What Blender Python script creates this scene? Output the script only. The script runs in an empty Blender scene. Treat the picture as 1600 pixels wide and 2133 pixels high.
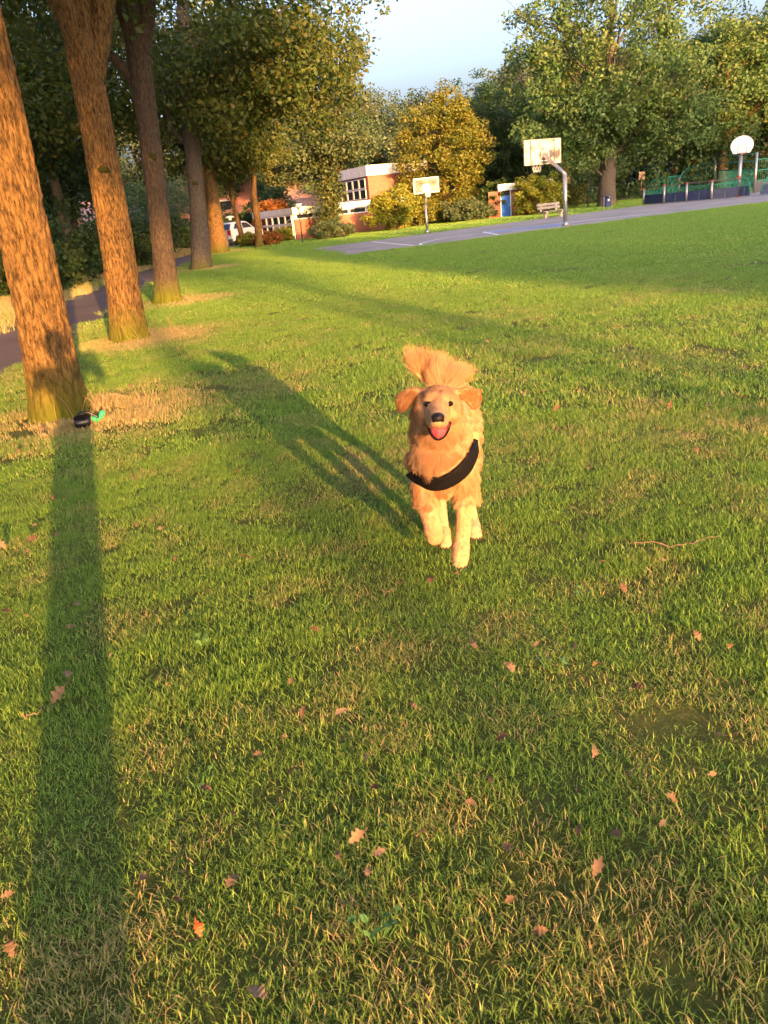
import bpy, bmesh, math, random
import numpy as np
from mathutils import Vector, Matrix
from mathutils.bvhtree import BVHTree
from mathutils.kdtree import KDTree
R_ = math.radians
scene = bpy.context.scene
COL = scene.collection

# ------------------------------------------------------------------ camera
PITCH, ROLL, CAM_H, FPX = 21.6, 6.0, 1.5, 1600.0      # lens: focal length = frame width
_p, _r = R_(PITCH), R_(ROLL)
_fw = np.array([0, math.cos(_p), -math.sin(_p)]); _rt0 = np.array([1., 0, 0]); _up0 = np.cross(_rt0, _fw)
_rt = _rt0*math.cos(_r) - _up0*math.sin(_r); _up = _up0*math.cos(_r) + _rt0*math.sin(_r)
EYE = np.array([0, 0, CAM_H])
cd = bpy.data.cameras.new('camera'); cam = bpy.data.objects.new('camera', cd); COL.objects.link(cam)
cam.matrix_world = Matrix(((_rt[0], _up[0], -_fw[0], 0), (_rt[1], _up[1], -_fw[1], 0), (_rt[2], _up[2], -_fw[2], CAM_H), (0, 0, 0, 1)))
cd.sensor_fit = 'HORIZONTAL'; cd.sensor_width = 36; cd.lens = 36
cd.clip_start = 0.05; cd.clip_end = 900
cd.dof.use_dof = True; cd.dof.focus_distance = 4.2; cd.dof.aperture_fstop = 12.0
scene.camera = cam

# ------------------------------------------------------------------ sky, sun, exposure
SUN_EL, SUN_AZ = 7.2, 160.5            # azimuth clockwise from +Y
w = bpy.data.worlds.new('World'); scene.world = w; w.use_nodes = True
nt = w.node_tree; bg = nt.nodes['Background']
sky = nt.nodes.new('ShaderNodeTexSky'); sky.sky_type = 'NISHITA'; sky.sun_disc = False
sky.sun_elevation = R_(SUN_EL); sky.sun_rotation = R_(SUN_AZ)
sky.altitude = 0; sky.air_density = 0.8; sky.dust_density = 10.0; sky.ozone_density = 1.6
hs = nt.nodes.new('ShaderNodeMix'); hs.data_type = 'RGBA'; hs.blend_type = 'MULTIPLY'; hs.inputs[0].default_value = 1.0; hs.inputs[7].default_value = (1.0, .88, .95, 1)   # white balance of the whole sky
ds = nt.nodes.new('ShaderNodeHueSaturation'); ds.inputs['Saturation'].default_value = 1.0
nt.links.new(sky.outputs[0], ds.inputs['Color']); nt.links.new(ds.outputs[0], hs.inputs[6]); nt.links.new(hs.outputs[2], bg.inputs[0]); bg.inputs[1].default_value = 0.15
ld = bpy.data.lights.new('sun', 'SUN'); sun = bpy.data.objects.new('sun', ld); COL.objects.link(sun)
ld.energy = 2.0; ld.angle = R_(0.55); ld.color = (1.0, 0.49, 0.17)
_sd = Vector((math.sin(R_(SUN_AZ))*math.cos(R_(SUN_EL)), math.cos(R_(SUN_AZ))*math.cos(R_(SUN_EL)), math.sin(R_(SUN_EL))))
sun.rotation_euler = _sd.to_track_quat('Z', 'Y').to_euler(); sun.location = (10, -30, 12)
vs = scene.view_settings; vs.view_transform = 'Standard'; vs.look = 'None'; vs.gamma = 1.0; vs.exposure = 3.38
scene.cycles.max_bounces = 5; scene.cycles.diffuse_bounces = 4; scene.cycles.glossy_bounces = 2; scene.cycles.transmission_bounces = 4; scene.cycles.transparent_max_bounces = 6
SH = np.array([-_sd.x, -_sd.y]); SH /= np.linalg.norm(SH)      # ground direction in which shadows run
SR = np.array([SH[1], -SH[0]])                                   # to the right of it
def uv2xy(u, v): p = SH*u + SR*v; return float(p[0]), float(p[1])

# ------------------------------------------------------------------ helpers
def ray(x, y): return _rt*((x-800)/FPX) - _up*((y-1066.5)/FPX) + _fw
def gp(x, y, z=0.0):
    d = ray(x, y); t = (z-CAM_H)/d[2]; return EYE + d*t
def at(x, y, Y):
    d = ray(x, y); return EYE + d*(Y/d[1])

def tag(o, label=None, cat=None, group=None, kind=None):
    for k, val in (('label', label), ('category', cat), ('group', group), ('kind', kind)):
        if val: o[k] = val
    return o
def empty(name, loc=(0, 0, 0), rz=0, **kw):
    o = bpy.data.objects.new(name, None); COL.objects.link(o); o.location = [float(c) for c in loc]; o.rotation_euler.z = rz
    o.empty_display_size = 0.2
    return tag(o, **kw)
def link(name, me, mat=None, parent=None, loc=None, rz=0, smooth=False, **kw):
    o = bpy.data.objects.new(name, me); COL.objects.link(o)
    if mat is not None and len(me.materials) == 0: me.materials.append(mat)
    if parent: o.parent = parent
    if loc is not None: o.location = [float(c) for c in loc]
    o.rotation_euler.z = rz
    if smooth: me.shade_smooth()
    return tag(o, **kw)
def npmesh(name, V, F):
    """V (n,3), F (m,k) constant-size faces."""
    me = bpy.data.meshes.new(name); V = np.asarray(V, np.float32); F = np.asarray(F, np.int32)
    me.vertices.add(len(V)); me.vertices.foreach_set('co', V.ravel())
    k = F.shape[1]; me.loops.add(F.size); me.loops.foreach_set('vertex_index', F.ravel())
    me.polygons.add(len(F)); me.polygons.foreach_set('loop_start', np.arange(0, F.size, k, dtype=np.int32))
    me.polygons.foreach_set('loop_total', np.full(len(F), k, np.int32))
    me.update(calc_edges=True); return me
class MB:
    """collects simple solids into one mesh"""
    def __init__(s): s.V = []; s.F = []
    def add(s, v, f):
        o = len(s.V); s.V += [tuple(map(float, p)) for p in v]; s.F += [tuple(i+o for i in q) for q in f]; return s
    def box(s, x0, x1, y0, y1, z0, z1):
        return s.add([(x0,y0,z0),(x1,y0,z0),(x1,y1,z0),(x0,y1,z0),(x0,y0,z1),(x1,y0,z1),(x1,y1,z1),(x0,y1,z1)],
                     [(0,3,2,1),(4,5,6,7),(0,1,5,4),(1,2,6,5),(2,3,7,6),(3,0,4,7)])
    def prism(s, poly, z0, z1):
        n = len(poly)
        return s.add([(x,y,z0) for x,y in poly]+[(x,y,z1) for x,y in poly],
                     [tuple(range(n))[::-1], tuple(range(n,2*n))]+[(i,(i+1)%n,(i+1)%n+n,i+n) for i in range(n)])
    def tube(s, pts, rad, n=10, cap=True):
        v, f = tube(np.array(pts, float), rad, n); o = len(s.V); s.add(v, f.tolist())
        if cap:
            s.F.append(tuple(o+i for i in range(n))[::-1]); m = len(v)-n; s.F.append(tuple(o+m+i for i in range(n)))
        return s
    def quad(s, a, b, c, d): return s.add([a, b, c, d], [(0, 1, 2, 3)])
    def build(s, name, mat, parent=None, bevel=0, smooth=False, **kw):
        me = bpy.data.meshes.new(name); me.from_pydata(s.V, [], s.F); me.update()
        bm = bmesh.new(); bm.from_mesh(me); bmesh.ops.recalc_face_normals(bm, faces=bm.faces)
        if bevel: bmesh.ops.bevel(bm, geom=bm.edges[:], offset=bevel, segments=2, affect='EDGES', clamp_overlap=True)
        bm.to_mesh(me); bm.free()
        return link(name, me, mat, parent, smooth=smooth, **kw)
def tube(P, rad, n=10):
    P = np.asarray(P, float); m = len(P); rad = np.broadcast_to(np.asarray(rad, float), (m,))
    T = np.gradient(P, axis=0); T /= np.linalg.norm(T, axis=1)[:, None]+1e-12
    a = np.array([1., 0, 0]) if abs(T[0][0]) < .8 else np.array([0, 1., 0])
    V = []; nrm = np.cross(T[0], np.cross(a, T[0])); nrm /= np.linalg.norm(nrm)
    th = np.linspace(0, 2*np.pi, n, endpoint=False)
    for i in range(m):
        nrm = nrm - T[i]*(nrm@T[i]); nrm /= np.linalg.norm(nrm); b = np.cross(T[i], nrm)
        V.append(P[i] + rad[i]*(np.cos(th)[:, None]*nrm + np.sin(th)[:, None]*b))
    V = np.concatenate(V); i = np.arange(m-1)[:, None]*n; j = np.arange(n)[None, :]; jn = (j+1) % n
    F = np.stack([i+j, i+jn, i+n+jn, i+n+j], -1).reshape(-1, 4)
    return V, F
def spline(P, m):
    """Catmull-Rom through rows of P, m samples"""
    P = np.asarray(P, float); n = len(P); Q = np.vstack([2*P[0]-P[1], P, 2*P[-1]-P[-2]])
    t = np.linspace(0, n-1-1e-9, m); k = t.astype(int); f = (t-k)[:, None]
    a, b, c, d = Q[k], Q[k+1], Q[k+2], Q[k+3]
    return .5*(2*b + (c-a)*f + (2*a-5*b+4*c-d)*f**2 + (3*b-a-3*c+d)*f**3)
def vnoise(u, v, seed, pu=16, pv=64):
    g = np.random.default_rng(seed).random((pu, pv)); iu = np.floor(u).astype(int); iv = np.floor(v).astype(int)
    fu = u-iu; fv = v-iv; fu = fu*fu*(3-2*fu); fv = fv*fv*(3-2*fv)
    i0, i1, j0, j1 = iu % pu, (iu+1) % pu, iv % pv, (iv+1) % pv
    return (g[i0, j0]*(1-fu)+g[i1, j0]*fu)*(1-fv)+(g[i0, j1]*(1-fu)+g[i1, j1]*fu)*fv

# ------------------------------------------------------------------ materials
MATS = {}
def N(nt, t, **kw):
    n = nt.nodes.new(t)
    for k, val in kw.items(): setattr(n, k, val)
    return n
def base(name, rough=.7, spec=.3):
    m = bpy.data.materials.new(name); m.use_nodes = True; nt = m.node_tree; b = nt.nodes['Principled BSDF']
    b.inputs['Roughness'].default_value = rough; b.inputs['Specular IOR Level'].default_value = spec
    MATS[name] = m; return m, nt, b
def noise_ramp(nt, scale, stops, coord='Object', stretch=(1, 1, 1), detail=5, rough=.6):
    tc = N(nt, 'ShaderNodeTexCoord'); mp = N(nt, 'ShaderNodeMapping'); mp.inputs['Scale'].default_value = stretch
    nz = N(nt, 'ShaderNodeTexNoise'); nz.inputs['Scale'].default_value = scale; nz.inputs['Detail'].default_value = detail; nz.inputs['Roughness'].default_value = rough
    rp = N(nt, 'ShaderNodeValToRGB'); e = rp.color_ramp.elements
    while len(e) < len(stops): e.new(.5)
    for q, (pos, c) in zip(e, stops): q.position = pos; q.color = (*c, 1)
    nt.links.new(tc.outputs[coord], mp.inputs[0]); nt.links.new(mp.outputs[0], nz.inputs[0]); nt.links.new(nz.outputs[0], rp.inputs[0])
    return rp.outputs[0], nz.outputs[0]
def bump(nt, b, h, strength=.3, dist=.01):
    bp = N(nt, 'ShaderNodeBump'); bp.inputs['Strength'].default_value = strength; bp.inputs['Distance'].default_value = dist
    nt.links.new(h, bp.inputs['Height']); nt.links.new(bp.outputs[0], b.inputs['Normal'])
def mixc(nt, fac, a, b):
    m = N(nt, 'ShaderNodeMix', data_type='RGBA')
    for s, x in ((m.inputs[0], fac), (m.inputs[6], a), (m.inputs[7], b)):
        if isinstance(x, (int, float)): s.default_value = x
        elif isinstance(x, tuple): s.default_value = (*x, 1)
        else: nt.links.new(x, s)
    return m.outputs[2]
def math_(nt, op, a, b=0.0, clamp=False):
    m = N(nt, 'ShaderNodeMath', operation=op, use_clamp=clamp)
    for s, x in ((m.inputs[0], a), (m.inputs[1], b)):
        if isinstance(x, (int, float)): s.default_value = x
        else: nt.links.new(x, s)
    return m.outputs[0]
def plain(name, col, rough=.6, spec=.3, metal=0, var=.18, scale=6, bmp=0.0):
    m, nt, b = base(name, rough, spec); b.inputs['Metallic'].default_value = metal
    lo = tuple(c*(1-var) for c in col); hi = tuple(min(1, c*(1+var)) for c in col)
    c, h = noise_ramp(nt, scale, [(.3, lo), (.7, hi)]); nt.links.new(c, b.inputs['Base Color'])
    if bmp: bump(nt, b, h, bmp)
    return m
def bark(name, lo, hi, moss=.6, scale=1.0, mz=.55):
    m, nt, b = base(name, .9, .15)
    c, h = noise_ramp(nt, 10*scale, [(.40, lo), (.60, hi)], stretch=(4, 4, 1.0), detail=9, rough=.75)
    _, big = noise_ramp(nt, 1.3, [(0, lo), (1, hi)], detail=4)
    tc = N(nt, 'ShaderNodeTexCoord'); sx = N(nt, 'ShaderNodeSeparateXYZ'); nt.links.new(tc.outputs['Object'], sx.inputs[0])
    low = math_(nt, 'SUBTRACT', 1.0, math_(nt, 'DIVIDE', sx.outputs[2], mz))
    patch = math_(nt, 'MULTIPLY', math_(nt, 'SUBTRACT', big, .60), 7.0)
    f = math_(nt, 'ADD', math_(nt, 'MAXIMUM', low, 0.0), math_(nt, 'MAXIMUM', patch, 0.0))
    f = math_(nt, 'MULTIPLY', f, math_(nt, 'ADD', math_(nt, 'MULTIPLY', h, 1.2), .1), True)
    f = math_(nt, 'MULTIPLY', f, moss*1.5, True)
    nt.links.new(mixc(nt, f, c, (.10, .115, .010)), b.inputs['Base Color'])
    bump(nt, b, h, 1.0, .035); return m
def leafmat(name, cols, trans=.35, rough=.5):
    m, nt, b = base(name, rough, .25)
    a = N(nt, 'ShaderNodeAttribute', attribute_name='tint')
    rp = N(nt, 'ShaderNodeValToRGB'); e = rp.color_ramp.elements
    while len(e) < len(cols): e.new(.5)
    for i, (q, c) in enumerate(zip(e, cols)): q.position = i/(len(cols)-1); q.color = (*c, 1)
    nt.links.new(a.outputs['Fac'], rp.inputs[0]); nt.links.new(rp.outputs[0], b.inputs['Base Color'])
    tr = N(nt, 'ShaderNodeBsdfTranslucent'); nt.links.new(rp.outputs[0], tr.inputs[0])
    mx = N(nt, 'ShaderNodeMixShader'); mx.inputs[0].default_value = trans
    nt.links.new(b.outputs[0], mx.inputs[1]); nt.links.new(tr.outputs[0], mx.inputs[2])
    nt.links.new(mx.outputs[0], nt.nodes['Material Output'].inputs[0]); return m

M = MATS
bark('bark_oak', (.042, .026, .011), (.25, .15, .052), .9)
bark('bark_grey', (.05, .042, .032), (.14, .115, .088), .5)
bark('bark_mossy_shaded', (.045, .034, .022), (.12, .088, .058), 1.2)  # mossy bark, darkened so the third trunk's shade is painted into its colour
bark('bark_dark', (.07, .055, .04), (.18, .14, .10), .4)
leafmat('leaf_row', [(.025, .05, .010), (.05, .09, .016), (.085, .115, .02), (.14, .12, .02)])
leafmat('leaf_oak', [(.035, .085, .022), (.07, .14, .035), (.115, .18, .045), (.16, .18, .045)])
leafmat('leaf_yellow', [(.07, .095, .012), (.12, .14, .018), (.17, .17, .022), (.22, .18, .028)])
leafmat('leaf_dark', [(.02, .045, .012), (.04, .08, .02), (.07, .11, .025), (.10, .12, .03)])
leafmat('leaf_blue', [(.04, .075, .03), (.075, .115, .045), (.11, .145, .055), (.15, .16, .06)])
leafmat('leaf_bush', [(.07, .12, .012), (.15, .20, .02), (.24, .25, .025), (.30, .25, .03)])
leafmat('leaf_ivy', [(.02, .035, .008), (.035, .06, .012), (.07, .09, .02), (.12, .12, .03)], .15)
leafmat('leaf_autumn', [(.12, .09, .02), (.22, .11, .025), (.32, .13, .03), (.36, .16, .05)])
leafmat('leaf_dry', [(.10, .06, .035), (.20, .125, .07), (.30, .20, .115), (.40, .29, .18)], .3, .7)
plain('white_paint', (.72, .70, .65), .55, var=.1)
plain('window_frame_paint', (.66, .66, .64), .5, var=.06)
plain('steel', (.34, .34, .33), .45, .5, .75, .12)
plain('steel_dark', (.07, .07, .075), .5, .4, .2, .2)
plain('green_paint', (.02, .20, .13), .5, var=.25)
plain('blue_board', (.02, .03, .07), .55, var=.3, scale=2)
plain('red_cap', (.40, .06, .03), .5)
plain('orange_rim', (.62, .10, .03), .45)
plain('net_cord', (.65, .63, .58), .8)
plain('board_white', (.62, .60, .57), .45, var=.06)
plain('black_line', (.03, .03, .03), .6)
plain('blue_door', (.01, .12, .46), .45, var=.1)
plain('bench_wood', (.11, .12, .135), .6, var=.2, scale=12)
plain('concrete_leg', (.30, .28, .25), .85)
plain('bin_blue', (.02, .03, .10), .4, .5, var=.15)
plain('sign_board', (.42, .26, .12), .6)
plain('car_white', (.75, .75, .76), .25, .5, var=.03)
plain('car_blue', (.20, .32, .50), .25, .5, var=.05)
plain('rubber', (.02, .02, .02), .8)
plain('tail_red', (.45, .01, .01), .3, .5)
plain('dark_cloth', (.03, .035, .05), .85)
plain('skin', (.5, .3, .2), .6)
plain('roof_tile', (.40, .17, .10), .8, var=.3, scale=14)
plain('roof_grey', (.30, .19, .17), .8, var=.25, scale=10)
plain('mortar', (.40, .34, .28), .9)
plain('twig', (.16, .11, .07), .9, var=.4, scale=30)
plain('black_nylon', (.005, .0045, .005), .85, .12, var=.5, scale=90, bmp=.4)
plain('bag_black', (.004, .0045, .007), .35, .5, var=.3, scale=20)
plain('bag_green', (.02, .55, .16), .4, .4, var=.15, scale=30)
m, nt, b = base('glass', .06, .6); b.inputs['Base Color'].default_value = (.02, .025, .03, 1)
m, nt, b = base('clear_board', .15, .5); b.inputs['Base Color'].default_value = (.62, .60, .54, 1)
tb = N(nt, 'ShaderNodeBsdfTransparent'); mx = N(nt, 'ShaderNodeMixShader')
c_, h_ = noise_ramp(nt, 2.2, [(.40, (.06, .06, .06)), (.62, (.2, .2, .2))]); nt.links.new(c_, mx.inputs[0])
nt.links.new(tb.outputs[0], mx.inputs[1]); nt.links.new(b.outputs[0], mx.inputs[2]); nt.links.new(mx.outputs[0], nt.nodes['Material Output'].inputs[0])
m, nt, b = base('milky_board', .3, .4)
c_, h_ = noise_ramp(nt, 1.6, [(.42, (.10, .095, .085)), (.5, (.55, .46, .34)), (.8, (.68, .58, .44))]); nt.links.new(c_, b.inputs['Base Color'])
tb = N(nt, 'ShaderNodeBsdfTransparent'); mx = N(nt, 'ShaderNodeMixShader'); mx.inputs[0].default_value = .78
nt.links.new(tb.outputs[0], mx.inputs[1]); nt.links.new(b.outputs[0], mx.inputs[2]); nt.links.new(mx.outputs[0], nt.nodes['Material Output'].inputs[0])
m, nt, b = base('lamp_glass', .3, .5); b.inputs['Base Color'].default_value = (.7, .7, .68, 1)
# asphalt
for nm, lo, hi in (('asphalt_path', (.10, .072, .058), (.18, .13, .105)), ('asphalt_court', (.20, .19, .185), (.30, .285, .275))):
    m, nt, b = base(nm, .85, .25)
    c1, h1 = noise_ramp(nt, 60, [(.3, lo), (.7, hi)], detail=6, rough=.8)
    c2, _ = noise_ramp(nt, .5, [(.35, (.75, .75, .75)), (.7, (1.15, 1.12, 1.08))], detail=4)
    mm = N(nt, 'ShaderNodeMix', data_type='RGBA', blend_type='MULTIPLY'); mm.inputs[0].default_value = 1
    nt.links.new(c1, mm.inputs[6]); nt.links.new(c2, mm.inputs[7]); nt.links.new(mm.outputs[2], b.inputs['Base Color']); bump(nt, b, h1, .4, .006)
plain('line_white', (.70, .70, .68), .7, var=.2, scale=4)
plain('line_blue', (.06, .22, .62), .7, var=.15, scale=4)
plain('line_yellow', (.55, .42, .22), .7, var=.2, scale=4)
# soil and thatch under the grass blades
m, nt, b = base('turf_soil', .95, .1)
c1, h1 = noise_ramp(nt, 22, [(.25, (.05, .06, .015)), (.5, (.10, .12, .03)), (.75, (.18, .16, .06))], detail=8, rough=.75)
c2, _ = noise_ramp(nt, .35, [(.35, (.06, .10, .018)), (.65, (.10, .10, .03))], detail=3)
nt.links.new(mixc(nt, .45, c1, c2), b.inputs['Base Color']); bump(nt, b, h1, .8, .03)
plain('verge_soil', (.10, .085, .045), .95, var=.4, scale=8, bmp=.6)
# brick
m, nt, b = base('brick_red', .85, .2)
tc = N(nt, 'ShaderNodeTexCoord'); bt = N(nt, 'ShaderNodeTexBrick'); bt.inputs['Scale'].default_value = 1.0
bt.inputs['Brick Width'].default_value = .22; bt.inputs['Row Height'].default_value = .068; bt.inputs['Mortar Size'].default_value = .008
bt.inputs['Color1'].default_value = (.26, .07, .035, 1); bt.inputs['Color2'].default_value = (.36, .12, .06, 1); bt.inputs['Mortar'].default_value = (.28, .19, .135, 1)
sx = N(nt, 'ShaderNodeSeparateXYZ'); cx = N(nt, 'ShaderNodeCombineXYZ'); nt.links.new(tc.outputs['Object'], sx.inputs[0])
nt.links.new(math_(nt, 'ADD', sx.outputs[0], sx.outputs[1]), cx.inputs[0]); nt.links.new(sx.outputs[2], cx.inputs[1]); nt.links.new(cx.outputs[0], bt.inputs[0])
nt.links.new(bt.outputs[0], b.inputs['Base Color'])
# fascia: white boards, weathered
m, nt, b = base('fascia', .6, .3)
c1, h1 = noise_ramp(nt, 3, [(.3, (.55, .53, .48)), (.6, (.74, .72, .66))], stretch=(1, 1, .3)); nt.links.new(c1, b.inputs['Base Color'])
# grass
def grassmat(name, green, dry):
    m, nt, b = base(name, .55, .25)
    a = N(nt, 'ShaderNodeAttribute', attribute_name='tint'); i = N(nt, 'ShaderNodeAttribute', attribute_name='dry', attribute_type='INSTANCER')
    rp = N(nt, 'ShaderNodeValToRGB'); e = rp.color_ramp.elements; e.new(.5)
    for q, p, c in zip(e, (0, .5, 1), green): q.position = p; q.color = (*c, 1)
    nt.links.new(a.outputs['Fac'], rp.inputs[0])
    f = math_(nt, 'GREATER_THAN', math_(nt, 'ADD', i.outputs['Fac'], math_(nt, 'MULTIPLY', a.outputs['Fac'], .75)), .98)
    dd = mixc(nt, a.outputs['Fac'], dry[0], dry[1])
    soft = math_(nt, 'MULTIPLY', i.outputs['Fac'], .55, True)
    c = mixc(nt, f, mixc(nt, soft, rp.outputs[0], dd), dd)
    nt.links.new(c, b.inputs['Base Color'])
    tr = N(nt, 'ShaderNodeBsdfTranslucent'); nt.links.new(c, tr.inputs[0]); mx = N(nt, 'ShaderNodeMixShader'); mx.inputs[0].default_value = .4
    nt.links.new(b.outputs[0], mx.inputs[1]); nt.links.new(tr.outputs[0], mx.inputs[2]); nt.links.new(mx.outputs[0], nt.nodes['Material Output'].inputs[0])
grassmat('grass_blade', [(.10, .25, .032), (.175, .35, .046), (.29, .45, .065)], [(.36, .29, .11), (.52, .43, .19)])
#END_MATERIALS
# ------------------------------------------------------------------ ground, path, court
def sheet(name, poly, z, mat, thick=0.0):
    me = bpy.data.meshes.new(name); me.from_pydata([(float(x), float(y), 0.0) for x, y in poly], [], [tuple(range(len(poly)))]); me.update()
    bm = bmesh.new(); bm.from_mesh(me)
    for f in bm.faces:
        if f.normal.z < 0: f.normal_flip()
    bmesh.ops.triangulate(bm, faces=bm.faces); bm.to_mesh(me); bm.free()
    return link(name, me, M[mat], loc=(0, 0, z), kind='structure')
sheet('ground', [(-400, -300), (400, -300), (400, 500), (-400, 500)], 0.0, 'turf_soil')
PR = np.array([(-2.9, -6), (-3.6, 2), (-4.58, 9.69), (-4.84, 13.35), (-5.95, 22.5), (-7.2, 34.6), (-8.0, 46), (-7.0, 58)])
PR_ = spline(PR, 60)
def path_right(y): return np.interp(y, PR_[:, 1], PR_[:, 0])
PATH_W = 2.0
sheet('path', [tuple(p) for p in PR_] + [(x-PATH_W, y) for x, y in PR_[::-1]], .004, 'asphalt_path')
sheet('road', [(-9.8, 50), (-7.6, 50), (-6.2, 57), (-3.5, 62), (-8, 70), (-16, 68), (-60, 66), (-60, 60), (-14, 60)], .008, 'asphalt_court')
COURT = [(-.41, 29.1), (-2.05, 37.8), (18.0, 50.3), (31, 58.4), (62, 70), (70, 52), (30, 41.4), (18.78, 36.85)]
sheet('court', COURT, .010, 'asphalt_court')
def strip(name, pts, wd, z, mat, parent=None):
    P = np.array(pts, float); T = np.gradient(P, axis=0); T /= np.linalg.norm(T, axis=1)[:, None]; n = np.stack([-T[:, 1], T[:, 0]], 1)*wd/2
    V = np.concatenate([np.c_[P+n, np.zeros(len(P))], np.c_[P-n, np.zeros(len(P))]]); k = len(P)
    F = [(i, i+1, k+i+1, k+i) for i in range(k-1)]
    return link(name, npmesh(name, V, F), M[mat], loc=(0, 0, z), kind='structure')
def gl(*px): return [gp(x, y)[:2] for x, y in px]
strip('court_line', gl((775, 504), (862, 512)), .10, .014, 'line_white')
arc = spline(gl((902, 513), (876, 510), (886, 505), (930, 496), (985, 489), (1030, 484)), 30)
strip('court_line', arc, .09, .014, 'line_white')
strip('court_line', gl((1010, 485.5), (1105, 475.5), (1175, 467)), .55, .014, 'line_blue')
strip('court_line', gl((1006, 484), (1040, 490)), .10, .018, 'line_white')
strip('court_line', gl((1006, 484), (1170, 465)), .10, .018, 'line_white')
strip('court_line', gl((945, 481), (1060, 470)), .14, .014, 'line_yellow')
strip('court_line', gl((1190, 463), (1400, 441)), .10, .014, 'line_white')
strip('court_line', gl((1150, 474), (1300, 456)), .08, .014, 'line_white')
sheet('path', gl((1040, 459), (1185, 444), (1215, 436), (1208, 434), (1150, 440), (1040, 455)), .004, 'asphalt_court')

# ------------------------------------------------------------------ trees
def leafcloud(name, seed, C, Rr, per, size, mat, up=.55, flat=.75, tintbias=0.0):
    rng = np.random.default_rng(seed); C = np.asarray(C, float); Rr = np.broadcast_to(np.asarray(Rr, float), (len(C),))
    n = len(C)*per; ci = np.repeat(np.arange(len(C)), per)
    d = rng.normal(size=(n, 3)); d /= np.linalg.norm(d, axis=1)[:, None]; rad = rng.random(n)**.45
    off = d*rad[:, None]*Rr[ci][:, None]*np.array([1, 1, flat]); P = C[ci]+off
    nr = rng.normal(size=(n, 3))*.8 + d*.5 + np.array([0, 0, up]); nr /= np.linalg.norm(nr, axis=1)[:, None]
    a = rng.normal(size=(n, 3)); a -= nr*(a*nr).sum(1)[:, None]; a /= np.linalg.norm(a, axis=1)[:, None]; b = np.cross(nr, a)
    s = size*(.6+.8*rng.random(n))[:, None]
    V = np.stack([P-a*s*.55, P+b*s*.34-a*s*.05+nr*s*.06, P+a*s*.55-nr*s*.10, P-b*s*.34-a*s*.05+nr*s*.06], 1).reshape(-1, 3)
    F = np.arange(n*4).reshape(-1, 4)
    me = npmesh(name, V, F)
    t = np.clip(.42*rng.random(len(C))[ci] + .5*rng.random(n) + .12*rad + tintbias, 0, 1)
    at_ = me.attributes.new('tint', 'FLOAT', 'POINT'); at_.data.foreach_set('value', np.repeat(t, 4).astype(np.float32))
    me.materials.append(M[mat]); return me
def env(seed, c, r, n, shell=.45, low=-1.0, shape=None):
    rng = np.random.default_rng(seed); out = []
    while len(out) < n:
        d = rng.normal(size=3); d /= np.linalg.norm(d); k = shell+(1-shell)*rng.random()**.6
        q = d*k
        if q[2] < low: continue
        p = np.array(c)+q*np.array(r)*(1+.18*rng.normal()*.6)
        if shape is not None: p = shape(p, rng)
        out.append(p)
    return np.array(out)
def trunk_mesh(name, P, rad, n=24, seed=0, amp=0.0, limbs=(), flare=.34, rings=None, mat='bark_oak'):
    P = np.asarray(P, float); L = np.linalg.norm(np.diff(P, axis=0), axis=1).sum(); rings = rings or max(12, int(L/.25))
    Q = spline(P, rings); rr = np.interp(np.linspace(0, 1, rings), np.linspace(0, 1, len(rad)), rad)
    V, F = tube(Q, rr, n); C = np.repeat(Q, n, 0); th = np.tile(np.linspace(0, 1, n, endpoint=False), rings); z = np.repeat(np.linspace(0, L, rings), n)
    D = V-C; ln = np.linalg.norm(D, axis=1)
    lob = .6+.4*np.cos(2*np.pi*(th*5)+seed)+.5*vnoise(th*6, z*.5, seed+9, 6)
    k = 1 + flare*np.exp(-z/.28)*lob*.8 + .10*(vnoise(th*4, z*.7, seed+1, 4)-.5)
    if amp:
        cells = max(8, int(2*np.pi*float(np.mean(rr))/.034))
        wob = 1.3*(vnoise(th*8, z*4, seed+2, 8)-.5)+.8*(vnoise(th*cells/2, z*9, seed+7, max(4, cells//2))-.5)
        r1 = 1-np.abs(2*vnoise((th*cells+wob) % cells, z*6, seed+3, cells, 512)-1)
        r2 = 1-np.abs(2*vnoise((th*cells*2+wob*2) % (2*cells), z*22, seed+4, 2*cells, 512)-1)
        k += (amp*(r1-.55)*1.7 + amp*.45*(r2-.5))/ln
    V = C + D*k[:, None]
    Vs, Fs = [V], [F]; o = len(V)
    for lp, lr, ln_ in limbs:
        q = spline(lp, 26); v, f = tube(q, np.interp(np.linspace(0, 1, 26), np.linspace(0, 1, len(lr)), lr), ln_)
        if amp: v = v + (np.random.default_rng(seed+len(Vs)).random(v.shape)-.5)*.012
        Vs.append(v); Fs.append(f+o); o += len(v)
    me = npmesh(name, np.concatenate(Vs), np.concatenate(Fs)); me.materials.append(M[mat]); me.shade_smooth(); return me
def limbs_to(rng, C, axis_fn, r0, k, n=6, z0=.35):
    out = []
    for c in C[::k]:
        s = axis_fn(max(.5, c[2]*(z0+.4*rng.random()))); mid = (s+c)/2 + np.array([rng.normal()*.25, rng.normal()*.25, .35+.3*rng.random()])
        q = np.array([s, s*.7+mid*.3+[0, 0, .1], mid, c]); out.append((q, [r0*(.55+.5*rng.random()), r0*.5, r0*.32, r0*.08], n))
        for j in range(2):
            e = c + rng.normal(size=3)*np.array([1, 1, .6])*.8; out.append((np.array([mid, (mid+e)/2+rng.normal(size=3)*.2, e]), [r0*.28, r0*.18, r0*.05], 5))
    return out
def tree(name, label, loc, tme, cme, group=None, rz=0, sc=1.0, scz=None, extra=()):
    r = empty(name, loc, rz, label=label, cat='tree', group=group); r.scale = (sc, sc, scz or sc)
    link('trunk', tme, None, r); link('crown', cme, None, r)
    for nm, me in extra: link(nm, me, None, r)
    return r
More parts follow.
